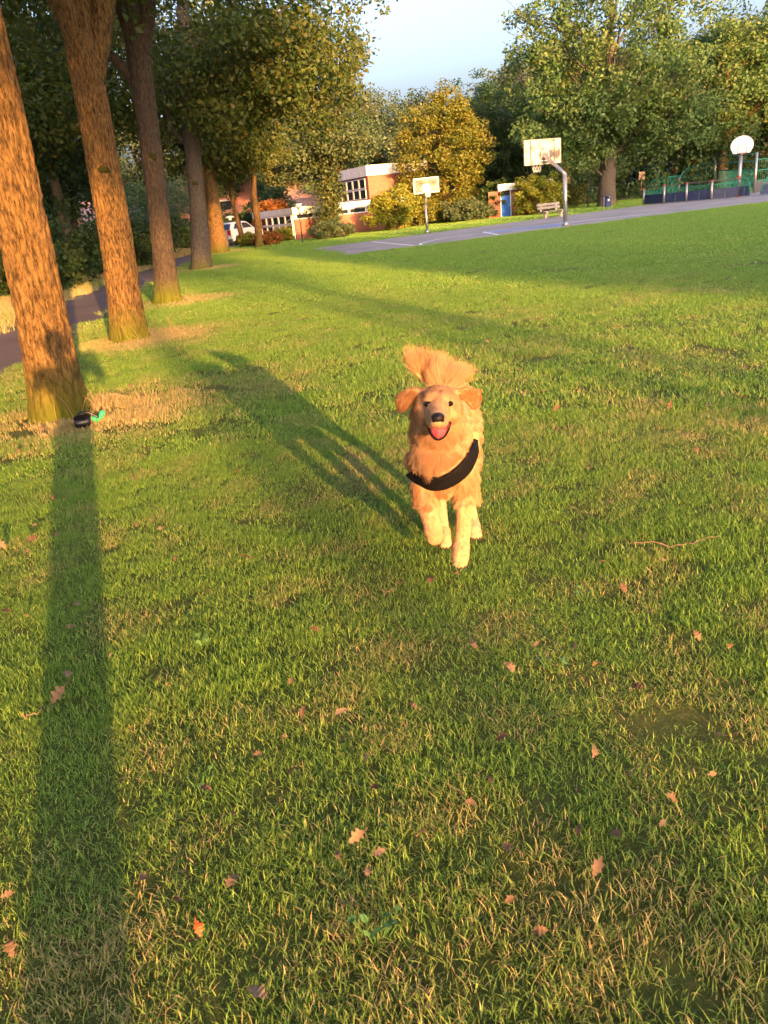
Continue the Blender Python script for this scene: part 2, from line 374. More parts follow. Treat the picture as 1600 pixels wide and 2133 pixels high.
rng0 = np.random.default_rng(5)
def straight(lean, bend=0.0):
    return lambda z: np.array([lean[0]*z + bend*math.sin(z*.8), lean[1]*z, z])
# -- avenue trees, near: built with real bark relief
def avenue(label, base_px, lean, H, rad, seed, amp, n, cme, limbs, crz=0, mat='bark_oak', rings=None):
    b = gp(*base_px); ax = straight(lean, .03)
    P = np.array([ax(z) for z in np.linspace(-.05, H, 9)])
    me = trunk_mesh('trunk', P, rad, n, seed, amp, [([np.array(q) for q in lp], lr, 14) for lp, lr in limbs], rings=rings, mat=mat)
    r = empty('avenue_tree', b, 0, label=label, cat='tree', group='row of trees along the path')
    link('trunk', me, None, r); c = link('crown', cme, None, r); c.rotation_euler.z = crz
    return r
Ca = env(11, (0, 0, 8.8), (4.6, 4.6, 4.0), 330, .35, -.98)
crown_row = leafcloud('crown', 12, Ca, .95, 120, .12, 'leaf_row')
Cb = np.concatenate([env(21, (.8, 0, 8.6), (6.6, 6.0, 4.3), 330, .3, -.98), env(22, (3.2, -.5, 6.0), (3.6, 3.2, 2.2), 120, .2), env(23, (-3.0, 0, 6.2), (3.5, 3.5, 2.2), 80, .2)])
crown_wide = leafcloud('crown', 22, Cb, .9, 95, .15, 'leaf_row', tintbias=.06)
avenue('thick sunlit oak trunk with a person-shaped shadow, nearest the camera', (127, 868), (.035, .0), 9, [.215, .198, .19, .185, .175, .14, .1], 3, .017, 200, crown_row,
       [([(.15, 0, 4.2), (.8, .3, 5.2), (1.8, .8, 6.2), (2.6, 1, 7.5)], [.11, .09, .07, .03]), ([(.1, 0, 4.6), (-.8, .3, 5.8), (-1.8, .8, 7.2)], [.12, .09, .04])], .3, rings=420)
avenue('stout oak trunk lit orange below a dark fork, second in the row', (272, 706), (.05, .0), 9, [.25, .22, .21, .205, .21, .2, .17, .14, .1], 7, .017, 200, crown_row,
       [([(.2, 0, 3.6), (.1, -.2, 4.4), (-.35, -.3, 5.4), (-.9, -.3, 7)], [.15, .17, .15, .08]), ([(.2, 0, 3.3), (.55, .1, 4.3), (.9, .2, 5.6), (1.3, .3, 7)], [.13, .15, .13, .07])], 1.7, rings=420)
avenue('mossy oak trunk with painted-in shade and a reddish stained foot, third in the row', (350, 630), (.075, .02), 9, [.265, .215, .205, .205, .22, .22, .19, .14, .1], 13, .016, 150, crown_row,
       [([(.3, .1, 4.0), (-.1, 0, 4.7), (-.75, -.1, 5.3), (-1.2, -.1, 6.5)], [.11, .09, .08, .04]), ([(.4, .1, 4.8), (.75, .1, 5.8), (.8, .1, 7.2)], [.2, .16, .1]), ([(.4, .1, 4.8), (.2, 0, 5.8), (-.1, -.1, 7.4)], [.2, .16, .1])], 3.1, rings=400, mat='bark_mossy_shaded')
avenue('grey straight trunk with green moss foot and arching side limb', (420, 560), (.105, .02), 10.5, [.37, .33, .29, .285, .28, .26, .22, .16, .1], 17, .010, 90, crown_wide,
       [([(.6, .1, 5.6), (1.3, 0, 6.0), (2.4, -.2, 6.8), (3.6, -.4, 7.4), (5.0, -.5, 8.3)], [.16, .13, .11, .09, .03]), ([(.5, .1, 4.0), (-.1, .1, 4.6), (-.3, .1, 5.8), (-.3, .1, 7.5)], [.1, .09, .09, .04]),
        ([(.8, .1, 7), (2.2, .4, 8), (3.6, .8, 9.5)], [.12, .09, .03]), ([(.8, .1, 6.6), (-1, .4, 7.8), (-2.6, .8, 9)], [.12, .09, .03])], 0, mat='bark_grey', rings=300)
Cc = np.concatenate([env(31, (0, 0, 8.2), (4.8, 4.6, 4.2), 260, .3, -.98), env(32, (1.2, 0, 5.2), (3.2, 3, 1.6), 70, .2)])
crown_far = leafcloud('crown', 32, Cc, .85, 80, .17, 'leaf_row', tintbias=.16)
avenue('double trunked tree glowing orange, far down the row', (457, 527), (.03, .0), 9, [.50, .42, .38, .36, .3, .24, .16, .1], 19, .02, 60, crown_far,
       [([(.05, 0, 2.6), (.35, .1, 4.2), (.9, .2, 6.5)], [.24, .18, .08]), ([(-.42, .3, -.05), (-.38, .3, 2), (-.5, .3, 5)], [.24, .2, .12])], .5, rings=140)
def slim(label, b0, b1, Y, r, seed, rz, sc):
    b = at(*b0, Y); b[2] = 0; q = at(*b1, Y)-b; P = [np.zeros(3)-[0, 0, .05], q*.5+np.array([.05, 0, 0]), q, q*1.5+np.array([.15, 0, .2]), q*1.9]
    me = trunk_mesh('trunk', P, [r*1.15, r, r*.85, r*.6, r*.3], 20, seed, .012, rings=90)
    t = empty('avenue_tree', b, 0, label=label, cat='tree', group='row of trees along the path'); link('trunk', me, None, t)
    c = link('crown', crown_far, None, t); c.rotation_euler.z = rz; c.scale = (sc*.8, sc*.8, sc); c.location = (q[0]*1.2, 0, .6)
slim('slender leaning trunk lit orange beside the white car', (507, 507), (484, 420), 50.5, .14, 41, 2.0, .8)
slim('pale patchy trunk with ivy flecks between two low shrubs', (541, 517), (529, 405), 46.5, .19, 43, 4.0, .85)
# -- ivy tree in front of the school
Ci = np.concatenate([env(51, (0, 0, 8.8), (3.4, 3.2, 4.2), 170, .3), env(52, (.6, 0, 5.2), (3.5, 3, 1.6), 110, .25)])
ivyc = leafcloud('crown', 52, Ci, .75, 80, .17, 'leaf_blue')
ivt = trunk_mesh('trunk', [(0, 0, -.05), (0, 0, 3), (-.2, 0, 6), (-.1, 0, 11)], [.36, .3, .22, .08], 20, 53, .01, limbs_to(rng0, Ci, straight((-.02, 0)), .09, 14))
ivl = leafcloud('ivy', 54, [(rng0.normal()*.34, rng0.normal()*.30-.15, .3+z*.085) for z in range(64)], .72, 85, .16, 'leaf_ivy', up=.1)
tree('ivy_tree', 'grey green tree with ivy wrapped trunk before the brick school', gp(694, 494), ivt, ivyc, extra=[('ivy', ivl)])
# -- dense yellow tree
def egg(p, rng):
    z = p[2]; s = 1.0 if z < 6.5 else max(.4, 1-((z-6.5)/5.2)**2); return np.array([p[0]*s, p[1]*s, z])
Cy = env(61, (0, 0, 5.0), (3.2, 3.0, 4.9), 300, .62, -.97, egg)
yel = leafcloud('crown', 62, Cy, .62, 110, .17, 'leaf_yellow', up=.4)
yet = trunk_mesh('trunk', [(0, 0, -.05), (0, 0, 4), (.1, 0, 9)], [.35, .25, .06], 14, 63, limbs=limbs_to(rng0, Cy, straight((0, 0)), .08, 20))
tree('dense_yellow_tree', 'dense egg-shaped tree with yellowing leaves down to the ground', gp(932, 463), yet, yel, scz=.84)
# -- big oak at right
Co = np.concatenate([env(71, (.2, 0, 9.6), (6.3, 6.2, 6.4), 380, .42, -.97), env(72, (-2.6, -2, 5.0), (3.6, 3, 2.4), 110, .3), env(73, (3.4, -1, 5.2), (3.4, 3, 2.2), 90, .3)])
oak = leafcloud('crown', 72, Co, .85, 90, .20, 'leaf_oak')
oakt = trunk_mesh('trunk', [(0, 0, -.05), (0, 0, 1.4), (.1, 0, 3.5), (.2, 0, 7), (.2, 0, 13)], [.62, .55, .48, .3, .08], 28, 75, .02, limbs_to(rng0, Co, straight((.02, 0)), .16, 13), rings=100, mat='bark_grey')
tree('oak_tree', 'large green oak with thick double trunk behind the litter bin', gp(1264, 430), oakt, oak)
# -- generic woodland trees
Cg1 = env(81, (0, 0, 9.4), (4.2, 4.2, 6.0), 240, .38); Cg2 = np.concatenate([env(83, (.4, 0, 10.0), (4.6, 4.0, 5.4), 200, .35), env(84, (-1.4, .5, 6), (3, 3, 2.6), 60, .3)])
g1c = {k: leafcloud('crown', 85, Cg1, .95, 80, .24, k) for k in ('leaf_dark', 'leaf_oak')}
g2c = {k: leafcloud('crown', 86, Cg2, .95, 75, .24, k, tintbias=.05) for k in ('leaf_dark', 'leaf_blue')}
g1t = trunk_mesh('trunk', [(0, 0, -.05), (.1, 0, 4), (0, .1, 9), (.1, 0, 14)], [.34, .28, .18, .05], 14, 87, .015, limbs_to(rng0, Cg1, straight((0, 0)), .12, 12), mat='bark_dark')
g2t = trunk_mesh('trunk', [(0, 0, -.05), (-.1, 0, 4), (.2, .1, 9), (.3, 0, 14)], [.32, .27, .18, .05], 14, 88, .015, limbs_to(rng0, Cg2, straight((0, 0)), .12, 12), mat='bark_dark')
g1o = g1t.copy(); g1o.materials.clear(); g1o.materials.append(M['bark_oak'])
def wood(x, y, kind, sc, label, group, scz=None):
    if scz is None: scz = sc*.84
    t, c = {'d1': (g1t, g1c['leaf_dark']), 'd2': (g2t, g2c['leaf_dark']), 'o': (g1o, g1c['leaf_oak']), 'b': (g2t, g2c['leaf_blue'])}[kind]
    return tree('woodland_tree', label, (x, y, 0), t, c, group, rz=(x*12.9+y*7.7) % 6.28, sc=sc, scz=scz)
LW = 'dark tree in the shady wood behind the path'; GL = 'wood behind the path'
tw = wood(-11.0, 32.0, 'd1', .62, 'thin dark trunk beside the path between the two orange trunks', GL, .9)
for x, y, k, s in [(-15, 24, 'd1', .9), (-13.5, 40, 'd2', .85), (-18, 44, 'd1', 1), (-23, 25, 'd2', 1), (-21, 54, 'd2', 1.05), (-28, 52, 'd1', 1.1), (-16, 14, 'd2', .85)]:
    wood(x, y, k, s, LW, GL)
CW = 'background tree rising behind the school roof'; GC = 'trees behind the school'
for x, y, k, s in [(-19, 78, 'b', 1.0), (-13, 84, 'd2', 1.05), (-7, 80, 'b', .95), (-1.5, 76, 'o', .92), (3.2, 80, 'b', .88), (6.5, 72, 'b', .78)]:
    wood(x, y, k, s, CW, GC)
RW = 'background tree rising behind the blue-doored shed'; GR = 'trees behind the shed'
for x, y, k, s in [(10.2, 66, 'd1', .66), (12.8, 76, 'o', .85), (16.8, 80, 'b', 1.02), (21.5, 82, 'o', 1.12), (14, 68, 'd2', .7)]:
    wood(x, y, k, s, RW, GR)
FW = 'dark woodland tree standing behind the green sports cage'; GF = 'wood behind the sports cage'
wood(34.0, 82, 'o', .95, 'tree with trunk lit orange behind the sports cage arch', GF)
wood(33.2, 74, 'o', 1.1, 'tall dark-branched tree with reddish trunk behind the round hoop', GF)
for x, y, k, s in [(26, 86, 'd1', 1.1), (29.5, 92, 'd2', 1.2), (38, 84, 'd1', 1.15), (40, 76, 'd2', 1.15), (44, 88, 'd1', 1.2), (46, 74, 'd2', 1.1), (51, 80, 'd1', 1.2), (37, 95, 'd2', 1.2), (56, 70, 'd1', 1.1)]:
    wood(x, y, k, s, FW, GF)
# the avenue goes on behind the photographer
for i, (x, y, rz, s) in enumerate([(-1.7, -3.6, .9, 1.0), (-1.0, -8.8, 2.3, 1.05)]):
    r = empty('avenue_tree', (x, y, 0), 0, label='avenue tree behind the photographer, over the path', cat='tree', group='row of trees along the path')
    link('trunk', g1o, None, r).scale = (.8, .8, .9); c = link('crown', crown_row, None, r); c.rotation_euler.z = rz; c.scale = (s*1.5, s*1.5, 1.05); c.location.z = -.7
for u, v, s, lift in [(-35, 3.9, .84, 2.4), (-24, 11.8, .55, 1.0), (-37, .9, .8, 6.6), (-38, 4.6, .75, 7.5)]:  # unseen trees added to shade the lawn, trunks and crowns
    x, y = uv2xy(u, v); r = empty('added_shade_tree', (x, y, 0), 0, label='unseen tree added behind the photographer for its shade', cat='tree', group='added shade trees behind the photographer')
    link('trunk', g1o, None, r).scale = (.3, .3, .8+.06*lift); c = link('crown', crown_row, None, r); c.scale = (s, s, .9); c.location.z = lift
# tell look-alikes of a wood apart by their order across the view
ORD = ['leftmost', 'second from the left', 'third from the left', 'fourth from the left', 'fifth from the left', 'sixth from the left', 'seventh from the left', 'eighth from the left', 'rightmost']
for grp, lab in ((GC, CW), (GR, RW), (GF, FW), (GL, LW)):
    row = sorted((o for o in COL.objects if o.get('label') == lab), key=lambda o: o.location.x/o.location.y)
    for i_, o in enumerate(row): o['label'] = lab+', '+(ORD[i_] if i_ < len(row)-1 else 'rightmost')
# unseen trees and a house added behind the photographer to shade lawn and far wood
BW = 'unseen tree added behind the photographer for its shade'; GB = 'added shade trees behind the photographer'
for u, v, s, sz, k in [(-36, 10.4, .66, .66, 'd1'), (-38, 14.0, .74, .68, 'd2'), (-35, 19.5, .72, .66, 'd1'), (-38, 25.5, .76, .68, 'd2'), (-36, 32, .76, .66, 'd1'), (-41, 11, .74, .72, 'd1'), (-42, 17, .74, .72, 'd2'), (-41, 23, .74, .7, 'd1'), (-52, 33, 1.2, 1.3, 'd1'), (-54, 39, 1.25, 1.35, 'd2'), (-52, 45, 1.2, 1.3, 'd1'), (-55, 51, 1.25, 1.35, 'd2'), (-52, 57, 1.2, 1.3, 'd1')]:
    x, y = uv2xy(u, v); wood(x, y, k, s, BW, GB, sz)
# far belt of trees that reads as one mass
rb = np.random.default_rng(91)
Cf = np.array([(x, 104+10*rb.random()-abs(x)*.12, rb.random()**1.2*9) for x in np.linspace(-75, 90, 760)])
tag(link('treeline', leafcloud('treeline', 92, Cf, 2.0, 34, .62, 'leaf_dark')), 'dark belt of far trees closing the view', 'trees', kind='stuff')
Cl = np.array([(-17-22*rb.random(), 12+60*rb.random(), rb.random()**1.6*4.5) for _ in range(420)])
Cr = np.array([(15+48*rb.random(), 66+24*rb.random(), rb.random()**1.4*4.2) for _ in range(420)]); Cr[:, 1] += np.maximum(0, Cr[:, 0]-32)*-.1
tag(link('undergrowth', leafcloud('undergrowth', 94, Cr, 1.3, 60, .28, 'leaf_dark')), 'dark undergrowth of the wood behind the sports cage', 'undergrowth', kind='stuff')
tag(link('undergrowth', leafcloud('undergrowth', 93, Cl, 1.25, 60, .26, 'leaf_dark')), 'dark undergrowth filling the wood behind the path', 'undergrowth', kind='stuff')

# ------------------------------------------------------------------ shrubs
def shrub(name, label, loc, r, n, per, ls, mat, seed, group=None, fl=.8):
    C = env(seed, (0, 0, r[2]*.5), (r[0], r[1], r[2]*.5), n, .45)
    C[:, 2] = np.maximum(C[:, 2], .12)
    me = leafcloud('foliage', seed+1, C, min(r)*.3, per, ls, mat, flat=fl)
    rg = np.random.default_rng(seed); mb = MB()
    for c in C[::max(1, n//9)]: mb.tube([(c[0]*.1, c[1]*.1, -.03), (c[0]*.5, c[1]*.5, c[2]*.55), tuple(c)], [.035, .022, .008], 6)
    e = empty(name, loc, 0, label=label, cat='shrub', group=group); e.scale.z = .86
    link('foliage', me, None, e); mb.build('stem', M['bark_dark'], e); return e
G = 'shrubs around the school'
shrub('bush', 'rounded yellow green bush against the brick school wall', gp(826, 481)+[0, 1.2, 0], (1.9, 1.3, 3.0), 90, 110, .13, 'leaf_bush', 101, G)
shrub('bush', 'small golden bush between the hoop pole and yellow bush', gp(878, 472)+[0, .8, 0], (1.2, 1.0, 1.9), 50, 90, .13, 'leaf_yellow', 105, G)
shrub('bush', 'low olive shrub under the dense yellow tree', gp(978, 461), (1.9, 1.2, 1.7), 70, 90, .14, 'leaf_blue', 107, G)
shrub('bush', 'dark green shrub left of the blue door', gp(1030, 454)+[.15, -.5, 0], (1.05, .9, 2.9), 80, 90, .14, 'leaf_dark', 109, G)
shrub('bush', 'leafy light green bush right of the blue door', gp(1112, 449)+[.45, .8, 0], (1.75, 1.3, 2.9), 90, 110, .13, 'leaf_bush', 111, G)
shrub('bush', 'brown twiggy bush behind the large hoop pole', gp(1195, 436)+[0, 5, 0], (2.4, 1.5, 2.6), 80, 70, .16, 'leaf_yellow', 113, G)
shrub('bush', 'grey green shrub at the foot of the ivy tree', gp(694, 497)-[0, .3, 0], (1.25, .9, 1.3), 60, 90, .12, 'leaf_blue', 115, G)
shrub('bush', 'low green hedge shrub beside the school corner', gp(598, 502), (1.1, .8, 1.0), 50, 90, .12, 'leaf_bush', 117, G)
shrub('bush', 'brownish low shrub right of the patchy trunk', gp(562, 511), (.95, .7, .85), 50, 90, .11, 'leaf_autumn', 119, G)
shrub('bush', 'low shrub between the two slender trunks', gp(522, 513), (.85, .7, .85), 50, 90, .11, 'leaf_bush', 121, G)
shrub('bush', 'tall shrub with pinkish orange leaves beside the low school wing', at(582, 500, 60)*[1, 1, 0], (1.5, 1.2, 3.6), 60, 60, .2, 'leaf_autumn', 123, G)
shrub('bush', 'dark green garden tree between the slender trunks and school', at(566, 505, 64)*[1, 1, 0], (1.8, 1.6, 5.0), 80, 80, .2, 'leaf_dark', 125, G)
shrub('bush', 'broad dark green bush before the red-roofed house', at(500, 505, 66)*[1, 1, 0], (2.2, 1.6, 2.6), 90, 80, .18, 'leaf_dark', 127, G)
GS = 'shrubs along the wood edge'
for i, (px, py, Y, rx, rz, mt, lb) in enumerate([(272, 540, 36, 1.6, 1.9, 'leaf_dark', 'blue green shrub seen between the second and third trunks'), (330, 530, 46, 2.2, 2.6, 'leaf_oak', 'light green garden bush beyond the third trunk'),
        (392, 520, 57, 2.4, 2.4, 'leaf_dark', 'dark garden hedge behind the blue car'), (300, 520, 58, 2.6, 5.2, 'leaf_oak', 'sunny round garden tree seen through the dark trunks'), (40, 600, 25, 1.8, 1.6, 'leaf_dark', 'dark shrub behind the nearest trunk'), (120, 575, 28, 2.0, 2.4, 'leaf_dark', 'dark holly bush in the wood edge left of the thin trunk'), (205, 560, 34, 1.8, 2.2, 'leaf_dark', 'dark bush just right of the thin trunk'), (372, 505, 66, 3.0, 5.5, 'leaf_blue', 'pale grey green garden tree far behind the path')]):
    p = at(px, py, Y); p[2] = 0; shrub('bush', lb, p, (rx, rx*.8, rz), 80, 80, .14, mt, 140+3*i, GS)
#END_TREES
# ------------------------------------------------------------------ school, shed, houses
def frame_of(p0, yaw):
    c, s = math.cos(yaw), math.sin(yaw)
    def to_local(p): d = np.array(p[:2])-np.array(p0[:2]); return np.array([d[0]*c+d[1]*s, -d[0]*s+d[1]*c])
    return to_local
def boxpart(name, mat, parent, *boxes, bevel=0, **kw):
    mb = MB()
    for q in boxes: mb.box(*q)
    return mb.build(name, M[mat], parent, bevel, **kw)
def win_x(parent, x0, x1, y, z0, z1, out=-1, fr=.05):
    """window in a wall whose face lies at y, facing out*y: a recessed pane in a proud frame"""
    d = .04*out
    f = boxpart('window', 'window_frame_paint', parent, (x0, x1, min(y, y+d), max(y, y+d), z0, z0+fr), (x0, x1, min(y, y+d), max(y, y+d), z1-fr, z1),
                (x0, x0+fr, min(y, y+d), max(y, y+d), z0+fr, z1-fr), (x1-fr, x1, min(y, y+d), max(y, y+d), z0+fr, z1-fr))
    boxpart('pane', 'glass', f, (x0+fr, x1-fr, min(y, y+d*.4), max(y, y+d*.4), z0+fr, z1-fr)); return f
def win_y(parent, x, y0, y1, z0, z1, out=-1, fr=.06):
    d = .05*out; a, b2 = min(x, x+d), max(x, x+d)
    f = boxpart('window', 'window_frame_paint', parent, (a, b2, y0, y1, z0, z0+fr), (a, b2, y0, y1, z1-fr, z1), (a, b2, y0, y0+fr, z0+fr, z1-fr), (a, b2, y1-fr, y1, z0+fr, z1-fr))
    e = x+d*.4; boxpart('pane', 'glass', f, (min(x, e), max(x, e), y0+fr, y1-fr, z0+fr, z1-fr)); return f
W0 = gp(619, 500.5); YAW = R_(23)
sch = empty('school_building', W0, YAW, label='low brick school with cream fascia and a taller brick hall', cat='building')
loc_ = frame_of(W0, YAW)
boxpart('wall', 'brick_red', sch, (0, 8.2, 0, 9, -.1, 1.5))
boxpart('upper_wall', 'white_paint', sch, (.03, 8.17, .06, 9, 1.5, 1.9))
boxpart('fascia', 'fascia', sch, (-.12, 8.3, -.14, 9.1, 1.9, 2.36))
for i in range(6): win_x(sch, .15+i*1.25, .15+i*1.25+1.2, .06, 1.5, 1.88)
boxpart('side_wall', 'window_frame_paint', sch, (-.06, 0, .15, 8.8, -.1, 1.9))
for i in range(6):
    win_y(sch, -.06, .3+i*1.4, .3+i*1.4+1.3, .35, 1.15); win_y(sch, -.06, .3+i*1.4, .3+i*1.4+1.3, 1.2, 1.85)
hc = loc_(at(770, 410, 58.5)); hx, hy = float(hc[0]), float(hc[1])
boxpart('hall_wall', 'brick_red', sch, (hx, hx+4.6, hy, hy+9, 2.3, 4.25), (hx+.02, hx+4.58, hy+.02, hy+8.98, -.1, 2.3))
boxpart('hall_fascia', 'fascia', sch, (hx-.12, hx+4.7, hy-.12, hy+9.1, 4.25, 5.05))
boxpart('downpipe', 'window_frame_paint', sch, (hx+2.95, hx+3.25, hy-.2, hy-.125, 2.4, 5.0))
for i in range(7):
    for k in range(2): win_y(sch, hx, hy+.5+i*1.15, hy+.5+i*1.15+1.08, 2.5+k*.83, 2.5+k*.83+.78)
boxpart('roof_felt', 'asphalt_court', sch, (.1, 8.1, .1, 8.9, 2.36, 2.38))
# shed with the blue door
S0 = gp(1066, 451.5); shd = empty('shed', S0, R_(-6), label='small flat-roofed brick shed with a bright blue door', cat='shed')
boxpart('wall', 'brick_red', shd, (0, 2.6, 0, 3.2, -.05, 2.0)); boxpart('fascia', 'fascia', shd, (-.85, 2.8, -.15, 3.4, 2.0, 2.5))
boxpart('door_frame', 'window_frame_paint', shd, (-.06, 0, .0, .06, -.05, 2.0), (-.72, -.66, .0, .06, -.05, 2.0))
dr = boxpart('door', 'blue_door', shd, (-.66, -.06, .01, .05, .02, 1.62)); boxpart('handle', 'steel', dr, (-.16, -.10, -.03, .01, .85, .97))
boxpart('transom_pane', 'glass', shd, (-.66, -.06, .02, .04, 1.64, 1.98))
boxpart('side_wall', 'brick_red', shd, (-1.5, -.72, 0.02, 3.2, -.05, 2.0))
def house(label, p, yaw, wd, dp, eave, ridge, roof, dormer=False):
    h = empty('house', p, yaw, label=label, cat='house')
    boxpart('wall', 'brick_red', h, (-wd/2, wd/2, 0, dp, -.1, eave))
    MB().add([(-wd/2, .0, eave), (wd/2, .0, eave), (wd/2, dp, eave), (-wd/2, dp, eave), (-wd/2, dp/2, ridge-.1), (wd/2, dp/2, ridge-.1)], [(0, 4, 3), (1, 2, 5), (0, 1, 5, 4), (3, 4, 5, 2)]).build('gable', M['brick_red'], h)
    rf = MB(); o = .35
    for s in (0, 1):
        y0, y1 = (-o, dp/2) if s == 0 else (dp+o, dp/2)
        n = 14
        for k in range(n):          # overlapping tile courses
            a = k/n; b_ = (k+1)/n + .02
            ya, yb = y0+(y1-y0)*a, y0+(y1-y0)*min(b_, 1); za = eave-.1+(ridge-eave+.1)*a+.06; zb = eave-.1+(ridge-eave+.1)*min(b_, 1)+.02
            rf.add([(-wd/2-o, ya, za), (wd/2+o, ya, za), (wd/2+o, yb, zb), (-wd/2-o, yb, zb), (-wd/2-o, ya, za-.05), (wd/2+o, ya, za-.05), (wd/2+o, yb, zb-.05), (-wd/2-o, yb, zb-.05)],
                   [(0, 1, 2, 3), (4, 7, 6, 5), (0, 4, 5, 1), (1, 5, 6, 2), (2, 6, 7, 3), (3, 7, 4, 0)])
    r = rf.build('roof', M[roof], h); boxpart('chimney', 'brick_red', r, (wd*.25, wd*.25+.6, dp/2-.3, dp/2+.3, ridge-.5, ridge+.8))
    for x in np.arange(-wd/2+.7, wd/2-1.4, 2.1): win_x(h, x, x+1.3, 0, eave*.38, eave*.85)
    if dormer:
        d = boxpart('dormer', 'white_paint', h, (-.9, .9, dp*.08, dp*.4, eave+.6, eave+2.0)); boxpart('dormer_roof', roof, d, (-1.05, 1.05, dp*.04, dp*.42, eave+2.0, eave+2.12))
        win_x(h, -.7, .7, dp*.08, eave+.8, eave+1.85)
    boxpart('door', 'blue_board', h, (wd/2-1.2, wd/2-.3, -.03, .0, 0, min(2.0, eave*.9)))
    return h
p = at(478, 495, 80); p[2] = 0; house('red-tiled house with pale dormer window behind the white car', p, R_(8), 9, 8, 2.3, 6.3, 'roof_tile', True)
p = at(628, 480, 76); p[2] = 0; house('house with dusty pink roof behind the low school wing', p, R_(-20), 9, 8, 2.2, 5.6, 'roof_grey')
p = at(283, 490, 82); p[2] = 0; house('grey-roofed house glimpsed between the dark trunks', p, R_(30), 8, 8, 2.6, 5.8, 'roof_grey')
x, y = uv2xy(-60, 26); hb = house('unseen row house added behind the photographer for its shade', (x, y, 0), R_(200), 26, 9, 5.6, 9.2, 'roof_tile')  # unseen house added for solid shade on the right

# ------------------------------------------------------------------ basketball hoops
def ring(r, t, z, n=20, m=6, y=0):
    P = [(r*math.cos(a), y+r*math.sin(a), z) for a in np.linspace(0, 2*math.pi, n+1)]; return P, t
def hoop(label, base_, yaw, elbow, reach, bw, bh, bc, pr, clear, linew=.05):
    h = empty('basketball_hoop', base_, yaw, label=label, cat='hoop', group='basketball hoops')
    MB().tube([(0, 0, -.05), (0, 0, elbow)], pr, 14).build('pole', M['steel'], h, smooth=True)
    MB().tube([(0, 0, -.02), (0, 0, .22)], [pr*1.9, pr*1.25], 14).build('base_collar', M['steel'], h, smooth=True)
    a = MB().tube([(0, 0, elbow-.02), (0, reach*.12, elbow+.12), (0, reach-.06, bc-.12)], pr*.95, 12).build('arm', M['steel'], h, smooth=True)
    boxpart('bracket', 'steel', h, (-.14, .14, reach-.08, reach-.02, bc-.3, bc+.06))
    y0, y1 = reach, reach+.02
    boxpart('backboard', 'clear_board' if clear else 'milky_board', h, (-bw/2+.02, bw/2-.02, y0, y1, bc-bh/2+.02, bc+bh/2-.02))
    fm = 'board_white' if clear else 'concrete_leg'; e = .015; t = linew
    boxpart('border', fm, h, (-bw/2, bw/2, y0-e, y1+e, bc+bh/2-t, bc+bh/2), (-bw/2, bw/2, y0-e, y1+e, bc-bh/2, bc-bh/2+t), (-bw/2, -bw/2+t, y0-e, y1+e, bc-bh/2+t, bc+bh/2-t), (bw/2-t, bw/2, y0-e, y1+e, bc-bh/2+t, bc+bh/2-t))
    q = bw/1.8; sq = .30*q; zb = bc-bh/2+.14*q; zt = zb+.45*q
    boxpart('target_square', 'board_white', h, (-sq, sq, y0-e, y1+e, zt-t, zt), (-sq, sq, y0-e, y1+e, zb, zb+t), (-sq, -sq+t, y0-e, y1+e, zb+t, zt-t), (sq-t, sq, y0-e, y1+e, zb+t, zt-t))
    if not clear:
        for sx in (-bw*.34, bw*.30): boxpart('strap', 'steel_dark', h, (sx, sx+.035, y0-.03, y0-.015, bc-bh/2+.02, bc+bh/2-.02))
    rr = .225*q; rc = y1+.12*q+rr; P, tt = ring(rr, .012, zb-.02, y=rc)
    mb = MB().tube(P, .014 if clear else .012, 7, cap=False); mb.box(-.05, .05, y1, rc-rr, zb-.05, zb+.0)
    mb.build('rim', M['orange_rim'], h, smooth=False)
    nb = MB(); k = 10
    for i in range(k):
        for d in (1, -1):
            pts = []
            for s in range(5):
                f = s/4; a_ = 2*math.pi*(i+d*f*1.5)/k; r_ = rr*(1-.42*f); pts.append((r_*math.cos(a_), rc+r_*math.sin(a_), zb-.03-.42*q*f))
            nb.tube(pts, .010, 4, cap=False)
    nb.build('net', M['net_cord'], h)
    return h
hoop('tall steel hoop seen from behind with cloudy board, at lawn edge', gp(1178, 471), .47, 2.38, 1.35, 1.95, 1.14, 3.52, .085, False, .035)
hoop('smaller far hoop facing us with clear board and white border', gp(890.5, 486), math.pi+.1, 1.62, .55, 1.27, .84, 2.68, .065, True, .05)
# fan shaped hoop on the cage
F0 = gp(1537.5, 411); fh = empty('basketball_hoop', F0, R_(-12), label='round white fan-shaped hoop on a pole in the sports cage', cat='hoop', group='basketball hoops')
MB().tube([(0, 0, -.05), (0, 0, 2.75)], .10, 14).build('pole', M['steel'], fh, smooth=True)
MB().tube([(0, 0, 1.18), (0, 0, 1.34)], .125, 12).build('clamp', M['red_cap'], fh); MB().tube([(0, 0, -.03), (0, 0, .12)], .125, 12).build('foot', M['red_cap'], fh)
poly = [(.42*1.05*s, -.46) for s in (-1,)] + [(.6*math.cos(a), .6*math.sin(a)) for a in np.linspace(math.pi*1.08, -math.pi*.08, 26)] + [(.44, -.46)]
V = [(x, -.16, 3.2+z) for x, z in poly]+[(x, -.12, 3.2+z) for x, z in poly]; n = len(poly)
MB().add(V, [tuple(range(n)), tuple(range(n, 2*n))[::-1]]+[(i, (i+1) % n, n+(i+1) % n, n+i) for i in range(n)]).build('backboard', M['board_white'], fh)
t = .025
boxpart('target_square', 'black_line', fh, (-.24, .24, -.168, -.161, 3.08, 3.08+t), (-.24, .24, -.168, -.161, 2.68, 2.68+t), (-.24, -.24+t, -.168, -.161, 2.68+t, 3.08), (.24-t, .24, -.168, -.161, 2.68+t, 3.08))
